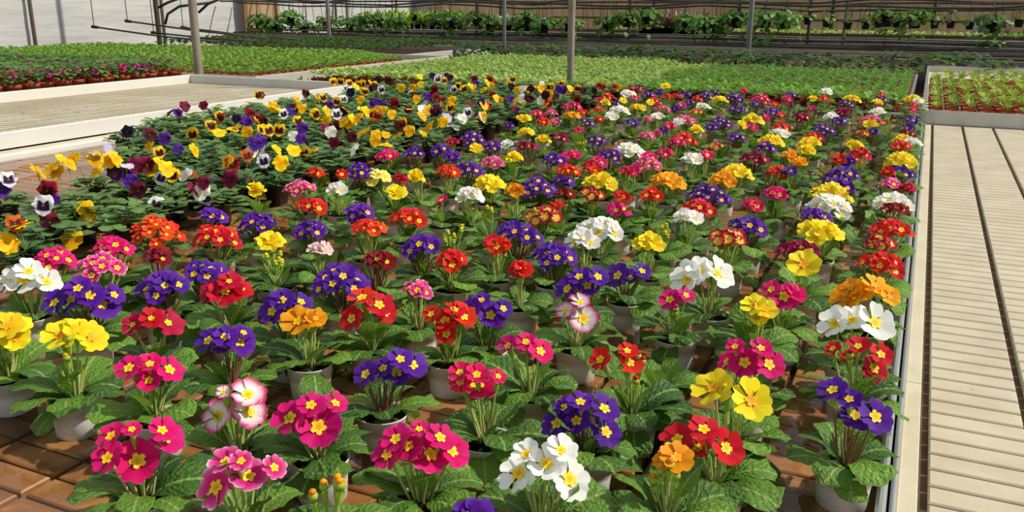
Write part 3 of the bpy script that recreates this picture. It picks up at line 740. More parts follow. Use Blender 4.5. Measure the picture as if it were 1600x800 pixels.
# ------------------------------------------------------------------ pansies
def pansy_b(seed):
    """unit pansy facing +Z, its lower lip towards -Y"""
    rg = random.Random(seed); b = MB()
    for (an, ln, wd, z0) in ((58, 1.05, .58, -.08), (122, 1.05, .58, -.05), (4, .92, .46, 0.0), (176, .92, .46, .03), (270, .92, .66, .07)):
        a = radians(an); pts = []; uv = []; nr, ncol = 5, 6
        for i in range(nr):
            u = i/(nr-1)
            for j in range(ncol):
                s_ = -1+2*j/(ncol-1)
                wid = wd*sin(pi*(.10+.74*u))**.9; le = ln*(u*(1-.20*s_*s_*u)+.02)
                x = le*cos(a) - s_*wid*sin(a); y = le*sin(a)+s_*wid*cos(a)
                z = z0 + .06*u*u + .09*sin(s_*4+seed+an)*u*u + (-.22 if 20 < an < 160 else .06)*u*u
                q_ = min(1, sqrt(le*le+(s_*wid*.6)**2)); pts.append((x, y, z)); uv.append((q_ if 170 < an % 360 or an < 10 else .62+.38*q_, s_))
        b.grid(pts, uv, nr, ncol)
    return b
PB = [pansy_b(i) for i in range(3)]
PFM = {c: [q.mesh('pansy_flower', PAM[c]) for q in PB] for c in PAM}
def small_leaf(L, wd, a0, a1, seed, tooth=.0):
    return leaf_mesh('leaf', a0, a1, wd, .012, seed, 5, 3)
def pansy_foliage(seed):
    rg = random.Random(seed); b = MB()
    for i in range(46):
        t = i/46; az = i*2.39996; hh = .02+.075*t*rg.uniform(.6, 1.1); rr = (1-t)*.045
        L = rg.uniform(.036, .060); lf = leaf_mesh('l', rg.uniform(20, 60), rg.uniform(-30, 20), rg.uniform(.26, .36), .02, seed*50+i, 5, 3)
        b.add(lf, Matrix.Translation((rr*cos(az), rr*sin(az), .09+hh)) @ Matrix.Rotation(az+rg.uniform(-.4, .4), 4, 'Z') @ Matrix.Rotation(rg.uniform(-.4, .3), 4, 'X') @ Matrix.Scale(L, 4))
    for i in range(6):
        a = i*1.05; b.tube([(0, 0, .07), (.02*cos(a), .02*sin(a), .12), (.035*cos(a), .035*sin(a), .165)], .002, 4, 0, False)
    return b
PFOL = [pansy_foliage(i).mesh('pansy_foliage', PLEAF) for i in range(5)]
b = MB(); b.lathe([(.001, .001), (.033, 0), (.034, .001), (.043, .082), (.046, .083), (.046, .092), (.043, .092), (.041, .08)], 16, 0, .55)
BPOTM = b.mesh('black_pot', BLACKPOT)
BSOILM = soil_mesh(.0415, .082, 5, .55).mesh('potting_soil', SOIL)
PSTM = STM
PFLOW = '''W13,280 P3,297 Y60,268 Y79,264 Y98,250 Y115,249 Y107,256 Y151,270 Y150,250 Y170,252 Y181,249 V198,260 P180,271 D178,266 P204,283 R74,298 W68,322 P78,313 O24,350 Y30,352 D78,348
Y134,328 Y138,342 Y5,378 Y15,384 D216,298 C228,256 C212,258 W244,318 V152,242 V170,236 Y88,270 Y120,432
B199,206 D234,211 P257,217 Y233,229 YB249,238 C265,177 C289,167 C282,178 C318,165 YB301,210 P278,233 Y304,236 YB330,197 O344,184 Y343,208 Y368,199 B369,186 P385,191 R390,177 Y382,212 P398,225
S393,238 O386,243 Y355,253 R364,257 C359,281 C392,283 W252,279 Y251,257 Y261,264 YB270,274 Y237,267 C229,257 O298,281 S289,274 C318,286 C306,298 S314,300 W322,309
C408,149 D478,147 Y433,170 W443,178 P455,176 Y464,157 Y462,166 Y472,170 R391,178 P386,192 D411,190 YB410,202 YB420,204 YB436,203 YB466,189 P471,200 S458,213 P470,217 P408,222 Y399,217 Y386,207
S408,239 W412,252 Y433,234 Y459,236 YB476,240 Y488,236 Y439,255 YB492,178 Y496,155 YB505,153 P513,166 Y511,174 Y509,189 C509,202 S517,207 R528,197 Y552,187 Y545,192 D549,215 C522,224 Y564,209 Y588,212 Y573,204
YB521,128 YB532,128 YB546,130 YB566,131 Y579,130 B590,124 D581,138 W596,140 Y557,136 B548,145 W541,138 YB571,144 Y563,156 P588,159 YB526,159 W537,155 Y541,172 W526,179 Y566,172 YB579,179 O589,182 S553,234
Y638,123 Y656,120 B675,118 W684,124 YB694,126 P698,118 D704,121 C741,123 P744,131 Y714,131 Y657,132 Y629,139 Y645,138 S640,144 D649,152 D606,126 P598,165 R616,161 R679,140 R680,152 P669,151
W709,140 YB716,134 YB725,139 Y740,138 Y762,130 O765,124 Y755,141 O769,147 Y776,154 P752,161 O763,165 C734,162 Y687,165 Y706,156 YB704,169 Y710,166 W731,176 D675,176 Y639,170 Y660,182 V662,164 S661,172
V699,184 S720,186 S706,197 S712,199 Y672,196 Y687,192 Y662,211 Y640,205 D633,194 D623,197 Y603,211 Y604,227 Y598,172 Y612,179 O589,181 Y622,211 S755,184 Y747,181 Y586,220
YB801,124 Y793,129 B805,138 S816,140 D830,139 S847,131 Y846,137 YB860,136 Y846,145 D830,155 D852,149 S845,158 O857,162 D867,150 YB877,130 P874,140 Y891,138 YB902,138 D911,142 Y806,158 P798,155 C806,172
S815,154 Y818,164 O902,155 O941,136 O960,135 B928,141'''
# plants on a loose grid, then every flower of the list goes to its nearest plant
PP = []; rg = random.Random(5)
ix = 0
yy = 1.30
row = 0
while yy < 7.75:
    xx = -2.52 - (.10 if row % 2 else 0)
    while xx > -4.50:
        X_ = xx+rg.uniform(-.035, .035); Y_ = yy+rg.uniform(-.035, .035)
        p = proj(Vector((X_, Y_, .1)))
        pt = proj(Vector((X_, Y_, .14)))                       # the near left of the bench is bare
        bare = (pt[0] < 105 and pt[1] < 292) or (pt[0] < 190 and pt[1] < 266)
        if p[0] > -60 and X_ > -4.5 and not bare: PP.append([X_, Y_, []])
        xx -= .215
    yy += .21; row += 1
for tok in PFLOW.split():
    i_ = 2 if tok[1].isalpha() else 1
    c = tok[:i_]; px, py = [float(q) for q in tok[i_:].split(',')]
    best = None
    for P_ in PP:
        q = proj(Vector((P_[0], P_[1], .185))); d_ = ((q[0]-px)**2 + ((q[1]-py)*1.6)**2)*q[2]**2 * (1+.25*len(P_[2]))
        if best is None or d_ < best[0]: best = (d_, P_)
    best[1][2].append((c, px, py))
PPL = []
for X_, Y_, fl in PP:
    root = empty('potted_pansy', (X_, Y_, 0)); base = Vector((X_, Y_, 0)); dep = proj(base)[2]
    az = rg.uniform(0, 6.3); obj('pot', BPOTM, root, Matrix.Rotation(az, 4, 'Z')); obj('soil', BSOILM, root, Matrix.Rotation(az, 4, 'Z'))
    s_ = rg.uniform(.82, 1.05); obj('foliage', rg.choice(PFOL), root, Matrix.Rotation(rg.uniform(0, 6.3), 4, 'Z') @ Matrix.Diagonal((s_*1.5, s_*1.5, s_*.86, 1)))
    tocam = (CAM-Vector((X_, Y_, .18))).normalized(); toh = Vector((tocam.x, tocam.y, 0)).normalized(); side = Vector((toh.y, -toh.x, 0))
    n_ = 0; cs = []
    items = list(fl)
    if dep > 5:
        items += [(c if rg.random() < .6 else rg.choice(('Y', 'YB', 'Y', 'D', 'P')), px+rg.uniform(-9, 9), py+rg.uniform(-3, 6)) for c, px, py in fl if rg.random() < .55]
    for c, px, py in items:
        p = facing(px, py, base+toh*(.045 if dep < 5 else .085)) - base
        if p.z > .27: p.z = .27
        if p.z < .10: p.z = .10
        hz = Vector((p.x, p.y, 0))
        if hz.length > .13: hz *= .13/hz.length
        p = Vector((hz.x, hz.y, p.z)) + toh*rg.uniform(-.01, .01)
        if c in ('Y', 'S', 'C', 'V') and rg.random() < .6: nr_ = (toh*rg.uniform(-.1, .7) + side*rg.uniform(-1, 1) + Vector((0, 0, rg.uniform(.1, .6)))).normalized()
        else: nr_ = (toh*1.0 + side*rg.uniform(-.45, .45) + Vector((0, 0, rg.uniform(.0, .45)))).normalized()
        # lower lip hangs down
        zz = nr_; yv = (Vector((0, 0, 1)) - zz*zz.z).normalized(); xv = yv.cross(zz)
        r_ = rg.uniform(.031, .040)
        Mf = Matrix(((xv.x, yv.x, zz.x, p.x), (xv.y, yv.y, zz.y, p.y), (xv.z, yv.z, zz.z, p.z), (0, 0, 0, 1))) @ Matrix.Rotation(rg.uniform(-.3, .3), 4, 'Z') @ Matrix.Scale(r_, 4)
        fo = obj('flower', rg.choice(PFM[c]), root, Mf)
        st = Vector((p.x*.3, p.y*.3, .10)); en = p - zz*.004; v = en-st
        if dep < 6: obj('stalk', STM, fo, Mf.inverted() @ TRS(st, v, 0, (.0013, .0013, v.length)))
        cs.append(PAN[c][0])
    PPL.append((root, cs, X_, Y_))
for i, (root, cs, x_, y_) in enumerate(PPL):
    u_ = []
    for c in cs:
        c = c.split(' with')[0]
        if c not in u_: u_.append(c)
    nbc = []
    for j in neighbours(PPL, i, 6):
        for c in PPL[j][1]:
            c = c.split(' with')[0]
            if c not in nbc: nbc.append(c)
    own = ' and '.join(u_[:3]) + ' flowers' if u_ else 'leaves only'
    lab = f"pansy in black pot with {own}" + (f", beside {' and '.join(nbc[:2])} pansies" if nbc else ', standing apart')
    tag(root, ' '.join(lab.split()[:16]), 'pansy', 'potted pansies on the brown slatted bench')

# ------------------------------------------------------------------ seedlings
def rosette(seed, nleaf, L, wd, a0, a1, z0, mat, nl=4, nc=3, tint=None):
    rg = random.Random(seed); b = MB()
    for i in range(nleaf):
        az = i*2.39996+rg.uniform(-.3, .3); t = i/nleaf
        l_ = L*rg.uniform(.75, 1.1)*(1-.3*t)
        lf = leaf_mesh('l', a0+35*t+rg.uniform(-10, 10), a1+30*t+rg.uniform(-10, 10), wd, .02, seed*31+i, nl, nc)
        b.add(lf, Matrix.Translation((0, 0, z0+.01*t)) @ Matrix.Rotation(az, 4, 'Z') @ Matrix.Scale(l_, 4))
    return b
def pot_b(r0, r1, h, seg, sq=0, mi=0, soil=1):
    b = MB(); b.lathe([(r0, 0), (r1*.96, h*.78), (r1, h*.79), (r1, h), (r1*.9, h), (r1*.88, h*.86)], seg, mi, sq)
    b.lathe([(.001, h*.88), (r1*.9, h*.86)], seg, soil, sq); return b
def hexpot(r0, r1, h, mi=0):
    b = MB(); b.lathe([(r0, 0), (r1, h), (r1*.85, h*.92), (.002, h*.9)], 8, mi); return b
# pale and green seedlings on the wide bench: 300 of each row nearest the flowers stand alone, the rest is one carpet
SDP = [rosette(i, 10, .055, .30, 22, -8, .05, SEEDM) for i in range(4)]
def seed_pair(mat, seeds):
    ms = []
    for q in seeds:
        t_ = MB(); t_.add(q, Matrix.Identity(4)); ms.append(t_.mesh('seedling_leaves', mat))
    return ms
PALEM = seed_pair(SEEDM, SDP); GREENM = seed_pair(SEEDG, SDP)
TPOTS = pot_b(.026, .036, .055, 10).mesh('small_pot', [TERRA, SOIL])
spots = []; rg = random.Random(3)
yy = 7.945
while yy < 12.40:
    xx = -6.12; 
    while xx < -.17:
        if yy < (11.6 if xx > -3.2 else 12.15): spots.append((yy, xx+rg.uniform(-.012, .012), yy+rg.uniform(-.012, .012)))
        xx += .112
    yy += .122
spots.sort()
lim = {'pale': 0, 'green': 0}; far_ = []
for _, X_, Y_ in spots:
    kind = 'green' if X_ > -2.6 + .12*sin(Y_*3) else 'pale'
    if lim[kind] < 150:
        lim[kind] += 1
        root = empty('green_seedling' if kind == 'green' else 'pale_seedling', (X_, Y_, 0)); s_ = rg.uniform(1.45, 1.85)
        obj('pot', TPOTS, root); obj('foliage', rg.choice(GREENM if kind == 'green' else PALEM), root, Matrix.Rotation(rg.uniform(0, 6.3), 4, 'Z') @ Matrix.Diagonal((s_, s_, s_*1.1, 1)))
        if kind == 'green': tag(root, 'bright green seedling on the wide bench directly behind the primroses', 'seedling', 'bright green seedlings behind the primroses')
        else: tag(root, 'pale green seedling on the wide bench directly behind the pansies', 'seedling', 'pale green seedlings behind the pansies')
    else: far_.append((kind, X_, Y_))
def carpet(name, items, protos, mats, label, cat, hpot=None):
    b = MB()
    for mi, X_, Y_, z_, s_ in items:
        t_ = rg.choice(protos); t2 = MB(); t2.v = t_.v; t2.f = t_.f; t2.uv = t_.uv; t2.mi = [mi]*len(t_.f)
        b.add(t2, Matrix.Translation((X_, Y_, z_)) @ Matrix.Rotation(rg.uniform(0, 6.3), 4, 'Z') @ Matrix.Scale(s_, 4))
        if hpot: b.add(hpot, Matrix.Translation((X_, Y_, z_)))
    o = obj(name, b.mesh(name, mats)); return tag(o, label, cat, kind='stuff')
SDL = [rosette(40+i, 8, .055, .32, 22, -8, .05, SEEDM, 3, 3) for i in range(4)]
hp = hexpot(.026, .036, .055, 2)
carpet('seedling_carpet', [(1 if k == 'green' else 0, X_, Y_, 0, rg.uniform(1.45, 1.9)) for k, X_, Y_ in far_], SDL, [SEEDM, SEEDG, TERRA], 'dense carpet of green seedlings filling the far part of the wide bench', 'seedlings', hp)

# terracotta potted seedlings: left bench
TP = pot_b(.036, .050, .075, 12).mesh('terracotta_pot', [TERRA, SOIL]); hp2 = hexpot(.036, .05, .075, 1)
SD2 = [rosette(60+i, 12, .07, .28, 40, 0, .07, SEEDG, 4, 3) for i in range(3)]; SD2M = seed_pair(SEEDG, SD2)
SD2L = [rosette(70+i, 9, .075, .32, 40, 0, .07, SEEDG, 3, 3) for i in range(3)]
items = []; cells = []
xx = -6.40
while xx > -12.8:
    yy = 7.30
    while yy < 11.15:
        cut = -6.40 - .0 if yy < 10.2 else -6.4-(yy-10.2)*1.3
        if xx <= cut: cells.append((xx, yy))
        yy += .125
    xx -= .125
cells.sort(key=lambda q: (q[0]*-1.0+ (q[1]-7.3)*.55))
for i, (xx, yy) in enumerate(cells):
    X_ = xx+rg.uniform(-.012, .012); Y_ = yy+rg.uniform(-.012, .012)
    if i < 150:
        root = empty('terracotta_potted_seedling', (X_, Y_, .05)); s_ = rg.uniform(.95, 1.2)
        obj('pot', TP, root); obj('foliage', rg.choice(SD2M), root, Matrix.Rotation(rg.uniform(0, 6.3), 4, 'Z') @ Matrix.Scale(s_, 4))
        tag(root, 'green seedling in round terracotta pot near the rim of the bench with sandy corner', 'seedling', 'terracotta seedlings on the bench with sandy corner')
    else: items.append((0, X_, Y_, .05, rg.uniform(1.0, 1.35)))
carpet('seedling_carpet', items, SD2L, [SEEDG, TERRA], 'carpet of green seedlings deep on the bench with sandy corner', 'seedlings', hp2)
items = [(0, -12.3+.17*i+rg.uniform(-.02, .02), 11.6+.17*j+rg.uniform(-.02, .02), .05, rg.uniform(1.3, 1.9)) for i in range(29) for j in range(16)]
carpet('seedling_carpet', items, SD2L, [DARKL, TERRA], 'dim green seedlings before the dark pipe rack near the white wall', 'seedlings', None)

# impatiens with pink flowers
IMF = {k: flat('impatiens_'+k, srgb(*c), .6, .3, transl=.25) for k, c in (('purple', (184,40,140)), ('pink', (226,120,170)), ('red', (200,30,50)), ('coral', (222,120,96)), ('white', (240,236,232)), ('magenta', (208,40,130)))}
def tiny_flower():
    b = MB(); b.v.append((0, 0, 0))
    for k in range(10):
        a = 2*pi*k/10; r = 1.0 if k % 2 == 0 else .72; b.v.append((r*cos(a), r*sin(a), .15))
    for k in range(10): b.face((0, 1+k, 1+(k+1) % 10))
    return b
TF = tiny_flower(); TFM = {k: TF.mesh('impatiens_flower', m_) for k, m_ in IMF.items()}
def bushy(seed, n_, rad, h, L, z0, wd=.3, nl=4, nc=3):
    rg = random.Random(seed); b = MB()
    for i in range(n_):
        az = i*2.39996; t = i/n_; el = t*pi/2
        p = (rad*cos(el)*cos(az), rad*cos(el)*sin(az), z0+h*sin(el)*rg.uniform(.7, 1))
        lf = leaf_mesh('l', rg.uniform(0, 50), rg.uniform(-40, 10), wd, .02, seed*77+i, nl, nc)
        b.add(lf, Matrix.Translation(p) @ Matrix.Rotation(az+rg.uniform(-.5, .5), 4, 'Z') @ Matrix.Rotation(rg.uniform(-.4, .4), 4, 'X') @ Matrix.Scale(L*rg.uniform(.7, 1.15), 4))
    return b
IMB = [bushy(200+i, 30, .055, .085, .058, .08) for i in range(3)]; IMBM = [q.mesh('impatiens_foliage', IMPL) for q in IMB]
cells = []
xx = -7.06
while xx > -12.7:
    yy = 4.2
    while yy < 7.0:
        p = proj(Vector((xx, yy, .1)))
        if p[0] > -40: cells.append((xx, yy))
        yy += .165
    xx -= .165
items = []; cnt = 0
for xx, yy in cells:
    X_ = xx+rg.uniform(-.02, .02); Y_ = yy+rg.uniform(-.02, .02); row_ = (-7.06-xx)/.165
    pink = row_ < 6.5
    if cnt < 290 and row_ < 22:
        cnt += 1; root = empty('potted_impatiens', (X_, Y_, .06)); s_ = rg.uniform(1.0, 1.25)
        obj('pot', TP, root, Matrix.Scale(1.5, 4)); obj('foliage', rg.choice(IMBM), root, Matrix.Translation((0, 0, .03)) @ Matrix.Rotation(rg.uniform(0, 6.3), 4, 'Z') @ Matrix.Scale(s_*1.15, 4))
        nf = rg.choice((3, 4, 5, 6, 8)) if pink else rg.choice((0, 0, 0, 0, 1, 1, 1))
        ck = rg.choice(('purple', 'purple', 'pink', 'magenta', 'pink', 'magenta', 'red', 'coral')) if pink else rg.choice(('red', 'white', 'coral', 'red', 'pink', 'white'))
        if row_ < .5: ck = rg.choice(('purple', 'pink', 'magenta'))
        for k in range(nf):
            a = rg.uniform(0, 6.3); q = rg.uniform(0, .06); obj('flower', TFM[ck], root, TRS((q*cos(a), q*sin(a), .19+rg.uniform(-.02, .035)-q*.5), (cos(a)*.5+.35, sin(a)*.5-.5, .8), a, rg.uniform(.024, .034)))
        place = 'beside the rim of the empty tan bench' if row_ < .5 else ('amid the flowering pots' if pink else 'amid the leafy green pots')
        if nf: tag(root, f"{ck} impatiens in terracotta pot {place}", 'impatiens', f'{ck} impatiens {place}')
        else: tag(root, f"flowerless green impatiens in terracotta pot {place}", 'impatiens', f'green impatiens {place}')
    else: items.append((0, X_, Y_, .06, 1.2))
if items: carpet('impatiens_carpet', items, [bushy(220+i, 18, .055, .085, .07, .06, .33, 3, 3) for i in range(3)], [IMPL, TERRA], 'carpet of leafy green impatiens along the white film wall', 'impatiens', hp2)

# lime seedlings in square terracotta pots, right far bench
LM = [rosette(300+i, 14, .062, .15, 46, 10, .062, LIME, 4, 3).mesh('lime_leaves', LIME) for i in range(3)]
SQP = pot_b(.042, .0535, .068, 12, .7).mesh('square_pot', [TERRA, SOIL])
for j in range(20):
    for i in range(10):
        X_ = .10+.118*i; Y_ = 7.42+.27*j
        if Y_ > 10.9: continue
        if not (1380 < proj(Vector((X_, Y_, .05)))[0] < 1660): continue
        root = empty('lime_seedling', (X_+rg.uniform(-.008, .008), Y_+rg.uniform(-.02, .02), .03), rg.uniform(-.1, .1)); s_ = rg.uniform(1.2, 1.75)
        obj('pot', SQP, root); obj('foliage', rg.choice(LM), root, Matrix.Rotation(rg.uniform(0, 6.3), 4, 'Z') @ Matrix.Scale(s_, 4))
        if j == 0: tag(root, 'lime green spiky seedling in square terracotta pot against the front aluminium rim', 'seedling', 'front row of lime seedlings at the aluminium rim')
        else: tag(root, 'lime green spiky seedling in square terracotta pot behind the front row', 'seedling', 'lime seedlings behind the front row')

# ------------------------------------------------------------------ the dim far end
# rack of dark pipes
rk = empty('pipe_rack', (-6, 15, GZ), 0, 'long rack stacked with dark irrigation pipes across the greenhouse', 'rack')
b = MB(); b.box(-14, 6, 14.72, 14.80, .0, .07); part(rk, 'front_rail', b, GREYPIPE)
for i in range(20):
    yy = 14.85+.07*i+rg.uniform(-.02, .02); zz = .10+.009*i+rg.uniform(-.03, .05); pts = []
    for k in range(13):
        pts.append((-14+20*k/12, yy+rg.uniform(-.03, .03), zz+rg.uniform(-.015, .015)))
    b = MB(); b.tube(pts, rg.uniform(.008, .017), 6); part(rk, 'pipe', b, DARKPIPE if i % 3 else GREYPIPE, True)  # every third pipe is coloured lighter to paint in glints and light gaps
for xx in [-13.5+1.6*i for i in range(13)]:
    b = MB(); b.box(xx-.025, xx+.025, 14.76, 14.82, GZ, .05); part(rk, 'leg', b, STEELPOST)
    b = MB(); b.box(xx-.02, xx+.02, 16.2, 16.25, GZ, .25); part(rk, 'leg', b, STEELPOST)
# pipe ends that slope in front of the white wall
for (x0, y0), (x1, y1), d_, lab in (((147, 42), (345, 66), 14.2, 'thin dark pipe with an open end sloping lowest before the white wall'), ((199, 33), (420, 60), 14.4, 'double dark pipe with an end fitting sloping before the white wall'), ((240, 51), (400, 64), 14.0, 'short dark pipe nearly level beside the dark post'), ((286, 43), (470, 62), 14.6, 'dark pipe starting between the dark post and the wooden post')):
    A = CAM+ray(x0, y0).normalized()*d_*1.13; B = CAM+ray(x1, y1).normalized()*(d_*1.08)
    b = MB(); b.tube([A, A.lerp(B, .5)+Vector((0, 0, -.02)), B], .014, 8); o = empty('irrigation_pipe', A, 0, lab, 'pipe'); q = obj('pipe', b.mesh('pipe', DARKPIPE), o); q.location = -A
    b = MB(); dv = (B-A).normalized(); b.tube([A-dv*.04, A+dv*.06], .024, 8); q = obj('end_cap', b.mesh('end_cap', BLACKTUBE), o); q.location = -A
    C_ = A+Vector((0, 0, 1.4)); b = MB(); b.tube([A, C_], .006, 4); q = obj('hanger_wire', b.mesh('hanger_wire', BLACKTUBE), o); q.location = -A
# overhead pipes with dangling drip tubes
for i, (y_, z_) in enumerate(((15.6, .86), (16.1, .80), (16.6, .89), (17.2, .93))):
    o = empty('overhead_pipe', (-4, y_, z_), 0, ('lowest', 'second lowest', 'third lowest', 'topmost')[i]+' dark pipe strung above the hanging baskets', 'pipe')
    b = MB(); pts = [(-10.5+.9*k, rg.uniform(-.03, .03), .03*sin(k*1.1+i)-.02*(k % 3)) for k in range(22)]; b.tube(pts, .018, 6); obj('pipe', b.mesh('pipe', DARKPIPE), o)
    for k in range(26):
        x_ = -9.5+.72*k+rg.uniform(-.3, .3); L = rg.uniform(.25, .75); sw = rg.uniform(-.12, .12)
        b = MB(); b.tube([(x_, 0, 0), (x_+sw*.2, .02, -L*.4), (x_+sw*.6, .03, -L*.75), (x_+sw, .02, -L)], .0055, 4); obj('drip_tube', b.mesh('drip_tube', BLACKTUBE), o)
for k, (pts, lab) in enumerate((([(247, 12), (262, 4), (290, -6)], 'a'), ([(258, 38), (262, 22), (280, 10), (330, 4)], 'b'), ([(310, 20), (325, 6), (350, -4)], 'c'))):
    q = [CAM+ray(a, c).normalized()*15.2 for a, c in pts]
    b = MB(); b.tube(q, .02, 6); o = obj('hose', b.mesh('hose', BLACKTUBE)); tag(o, ('short black hose curling off the dark post', 'long black hose looping beside the dark post', 'black hose arching behind the wooden post')[k], 'hose')

# hanging baskets
def heart_clump(seed, n_, rad, drop, L):
    rg = random.Random(seed); b = MB()
    for i in range(n_):
        az = rg.uniform(0, 6.3); q = rad*sqrt(rg.random()); z = .09*(1-(q/rad)**2)*rg.uniform(.3, 1.6) - drop*max(0, rg.random()*1.6-.6)*(q/rad)
        lf = leaf_mesh('l', rg.uniform(-10, 40), rg.uniform(-80, -20), .34, .02, seed*91+i, 4, 3)
        b.add(lf, Matrix.Translation((q*cos(az), q*sin(az), z)) @ Matrix.Rotation(az+rg.uniform(-.6, .6), 4, 'Z') @ Matrix.Rotation(rg.uniform(-.4, .4), 4, 'X') @ Matrix.Scale(L*rg.uniform(.7, 1.2), 4))
    return b
CL = {'big': [heart_clump(400+i, 85, .18, .30, .13).mesh('basket_foliage', POTH) for i in range(3)],
      'trail': [heart_clump(410+i, 130, .20, .95, .13).mesh('basket_foliage', POTH) for i in range(3)],
      'small': [heart_clump(420+i, 9, .06, .08, .09).mesh('basket_foliage', POTH) for i in range(3)]}
b = MB(); b.lathe([(.002, -.13), (.058, -.13), (.078, .0), (.084, .0), (.084, .012), (.07, .01), (.002, .0)], 14); HPM = b.mesh('basket_pot', BLACKPOT); HPT = b.mesh('basket_pot', TERRA)
BASK = '''404,30,big 430,36,trail 454,25,big 476,40,trail 512,32,bigT 547,35,trail 572,28,big 594,27,big 620,31,bigT 647,22,small 682,26,big 705,28,trail 745,27,big 766,34,trail 822,26,big 850,36,trail 890,36,trail 950,34,trail 980,26,big 1010,22,big
1072,30,big 1102,34,big 1120,34,trail 1151,27,big 1196,26,trail 1228,27,big 1262,26,small 1292,30,small 1325,33,small 1353,33,small 1373,30,small 1387,24,big 1401,30,small 1431,26,big 1461,31,small 1486,31,small 1516,33,small 1550,33,trail 1593,29,small'''
bl = []
for tok in BASK.split():
    px, py, k = tok.split(','); px = float(px); py = float(py); terra = k.endswith('T'); k = k.rstrip('T')
    p = on_y(px, py+2, 15.9+rg.uniform(-.25, .25)); root = empty('hanging_basket', p); s_ = rg.uniform(1.0, 1.25)
    obj('pot', HPT if terra else HPM, root, Matrix.Scale(.85 if k == 'small' else 1.25, 4)); obj('foliage', rg.choice(CL[k]), root, Matrix.Translation((0, 0, .02)) @ Matrix.Rotation(rg.uniform(0, 6.3), 4, 'Z') @ Matrix.Scale(s_, 4))
    for j in range(3):
        a = 2.09*j+.4; b = MB(); b.tube([(.078*cos(a), .078*sin(a), .01), (.0, 0, max(.2, .93-p.z))], .004, 4); obj('hanger', b.mesh('hanger', BLACKTUBE), root)
    bl.append((root, k, terra, p.x))
bl.sort(key=lambda q: q[3]); names = {'big': 'bushy green', 'trail': 'long trailing green', 'small': 'sparse little'}
for i, (root, k, terra, x_) in enumerate(bl):
    l_ = names[bl[i-1][1]] if i else 'no'; r_ = names[bl[i+1][1]] if i+1 < len(bl) else 'no'
    tag(root, f"{names[k]} plant in {'terracotta' if terra else 'black'} hanging pot between {l_} and {r_}", 'hanging basket', 'hanging baskets in a row under the overhead pipes')

# shrubs in front of the rack
SHB = [bushy(500+i, 60, .22, .22, .13, .1, .3) for i in range(3)]; SHM = [q.mesh('shrub_foliage', DARKL) for q in SHB]
for i in range(26):
    X_ = -7.0+.31*i+rg.uniform(-.05, .05); Y_ = 13.1+rg.uniform(-.25, .35)
    root = empty('leafy_shrub', (X_, Y_, GZ)); s_ = rg.uniform(.95, 1.25)
    b = MB(); b.tube([(0, 0, .2), (.01, 0, .5), (0, 0, .72)], .012, 5); obj('stem', b.mesh('stem', STALKB), root)
    obj('pot', HPM, root, Matrix.Translation((0, 0, .26)) @ Matrix.Scale(2, 4)); obj('foliage', rg.choice(SHM), root, Matrix.Translation((0, 0, .66)) @ Matrix.Rotation(rg.uniform(0, 6.3), 4, 'Z') @ Matrix.Scale(s_, 4))
    tag(root, 'dark green leafy shrub in shade between pale seedlings and pipe rack', 'shrub', 'dark shrubs in front of the pipe rack')
# far bench with ferns, variegated and purple plants
bb = tray_bench('far_bench', -13.5, 5.5, 18.2, 21.5, .22, .25, 'far bench behind the pipe rack with ferns and purple plants', TRAYB, GREYP)
def strap_clump(seed, n_, L, wd, mat, spread=.08):
    rg = random.Random(seed); b = MB()
    for i in range(n_):
        az = rg.uniform(0, 6.3); q = spread*sqrt(rg.random())
        lf = leaf_mesh('l', rg.uniform(55, 95), rg.uniform(-20, 50), wd, .01, seed*13+i, 5, 3)
        b.add(lf, Matrix.Translation((q*cos(az), q*sin(az), .06)) @ Matrix.Rotation(az, 4, 'Z') @ Matrix.Scale(L*rg.uniform(.7, 1.15), 4))
    return b.mesh('strap_foliage', mat)
PUR = [strap_clump(600+i, 26, .34, .09, PURPL) for i in range(2)]; VAR = [strap_clump(610+i, 30, .3, .12, VARIL) for i in range(2)]; FER = [strap_clump(620+i, 34, .38, .10, FERNL, .14) for i in range(2)]
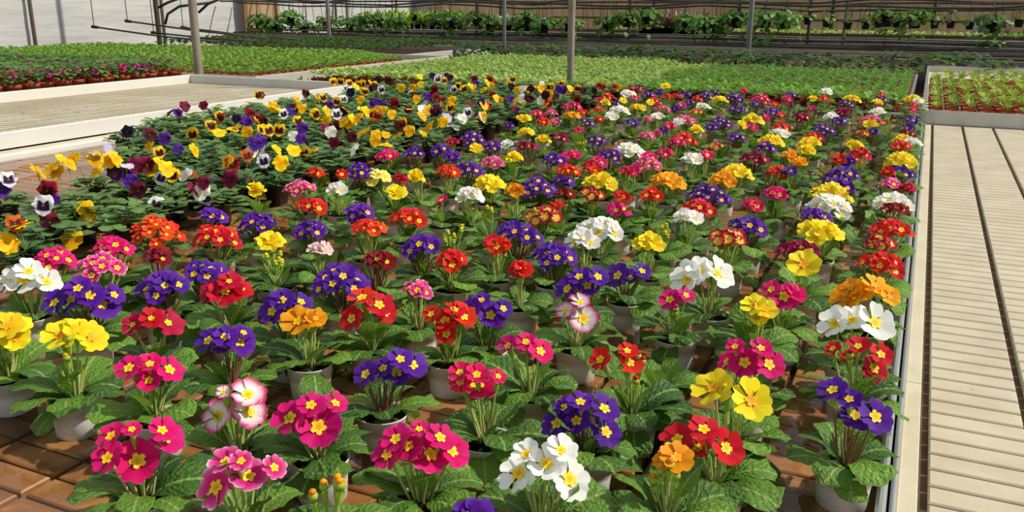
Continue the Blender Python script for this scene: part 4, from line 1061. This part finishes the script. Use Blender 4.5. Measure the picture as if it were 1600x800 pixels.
def far_clump(name, meshes, pxs, yd, lab, cat, grp, sc=1.0):
    for px in pxs:
        q = on_y(px, 50, yd+rg.uniform(-.25, .25)); root = empty(name, (q.x, q.y, .22)); obj('pot', HPM, root, Matrix.Translation((0, 0, .13))); obj('foliage', rg.choice(meshes), root, Matrix.Translation((0, 0, .05)) @ Matrix.Rotation(rg.uniform(0, 6.3), 4, 'Z') @ Matrix.Scale(sc*rg.uniform(.9, 1.15), 4)); tag(root, lab, cat, grp)
far_clump('strap_leaf_plant', PUR, [1003+8.5*i for i in range(11)], 18.6, 'purple strap leaved plant behind the pipe rack', 'purple plant', 'purple plants on the far bench', 1.1)
far_clump('variegated_plant', VAR, [778+9*i for i in range(8)], 18.6, 'white variegated plant behind the trailing baskets', 'variegated plant', 'variegated plants on the far bench')
far_clump('fern', FER, [565+11*i for i in range(15)], 18.7, 'bright green fern behind the pipe rack', 'fern', 'ferns on the far bench')
items = []
for i in range(90):
    for j in range(9):
        X_ = -6.5+.13*i+rg.uniform(-.02, .02); Y_ = 18.9+.16*j
        if X_ < 5.3: items.append((0 if X_ < 1 else 1, X_, Y_, .22, rg.uniform(1.4, 2.0)))
carpet('seedling_carpet', items, SDL, [SEEDM, SEEDG, TERRA], 'strip of light green seedlings on the far bench below the tan wall', 'seedlings', None)

# crumpled white sheet hanging before the tan wall
q = on_y(1535, 52, 20.0); b = MB(); pts = []; uv = []
for i in range(9):
    for j in range(7):
        pts.append((-.22+.44*i/8*(1-.25*j/6)+.06*sin(j), .05*sin(i*2.1+j), .30-.62*j/6+.03*cos(i*1.7))); uv.append((i/8, j/6))
b.grid(pts, uv, 9, 7); o = obj('plastic_sheet', b.mesh('plastic_sheet', WFILM), loc=(q.x, q.y, q.z+.05)); tag(o, 'crumpled white plastic sheet hanging before the tan wall', 'plastic sheet')
# white plant tags stuck in pots
b = MB(); b.box(-.006, .006, -.0006, .0006, 0, .085); b.v = [(x_, y_+(.0 if z_ < .05 else .004), z_) for x_, y_, z_ in b.v]; TAGM = b.mesh('plant_tag', WHITEP, False)
for px, py, lab in ((293, 361, 'thin white plant tag stuck beside the orange red primrose'), (1018, 470, 'white plant tag leaning in the pot of the purple primrose')):
    q = on_z(px, py, .10); o = obj('plant_tag', TAGM, None, Matrix.Translation((q.x, q.y, .045)) @ Matrix.Rotation(.8, 4, 'Y')); tag(o, lab, 'plant tag')
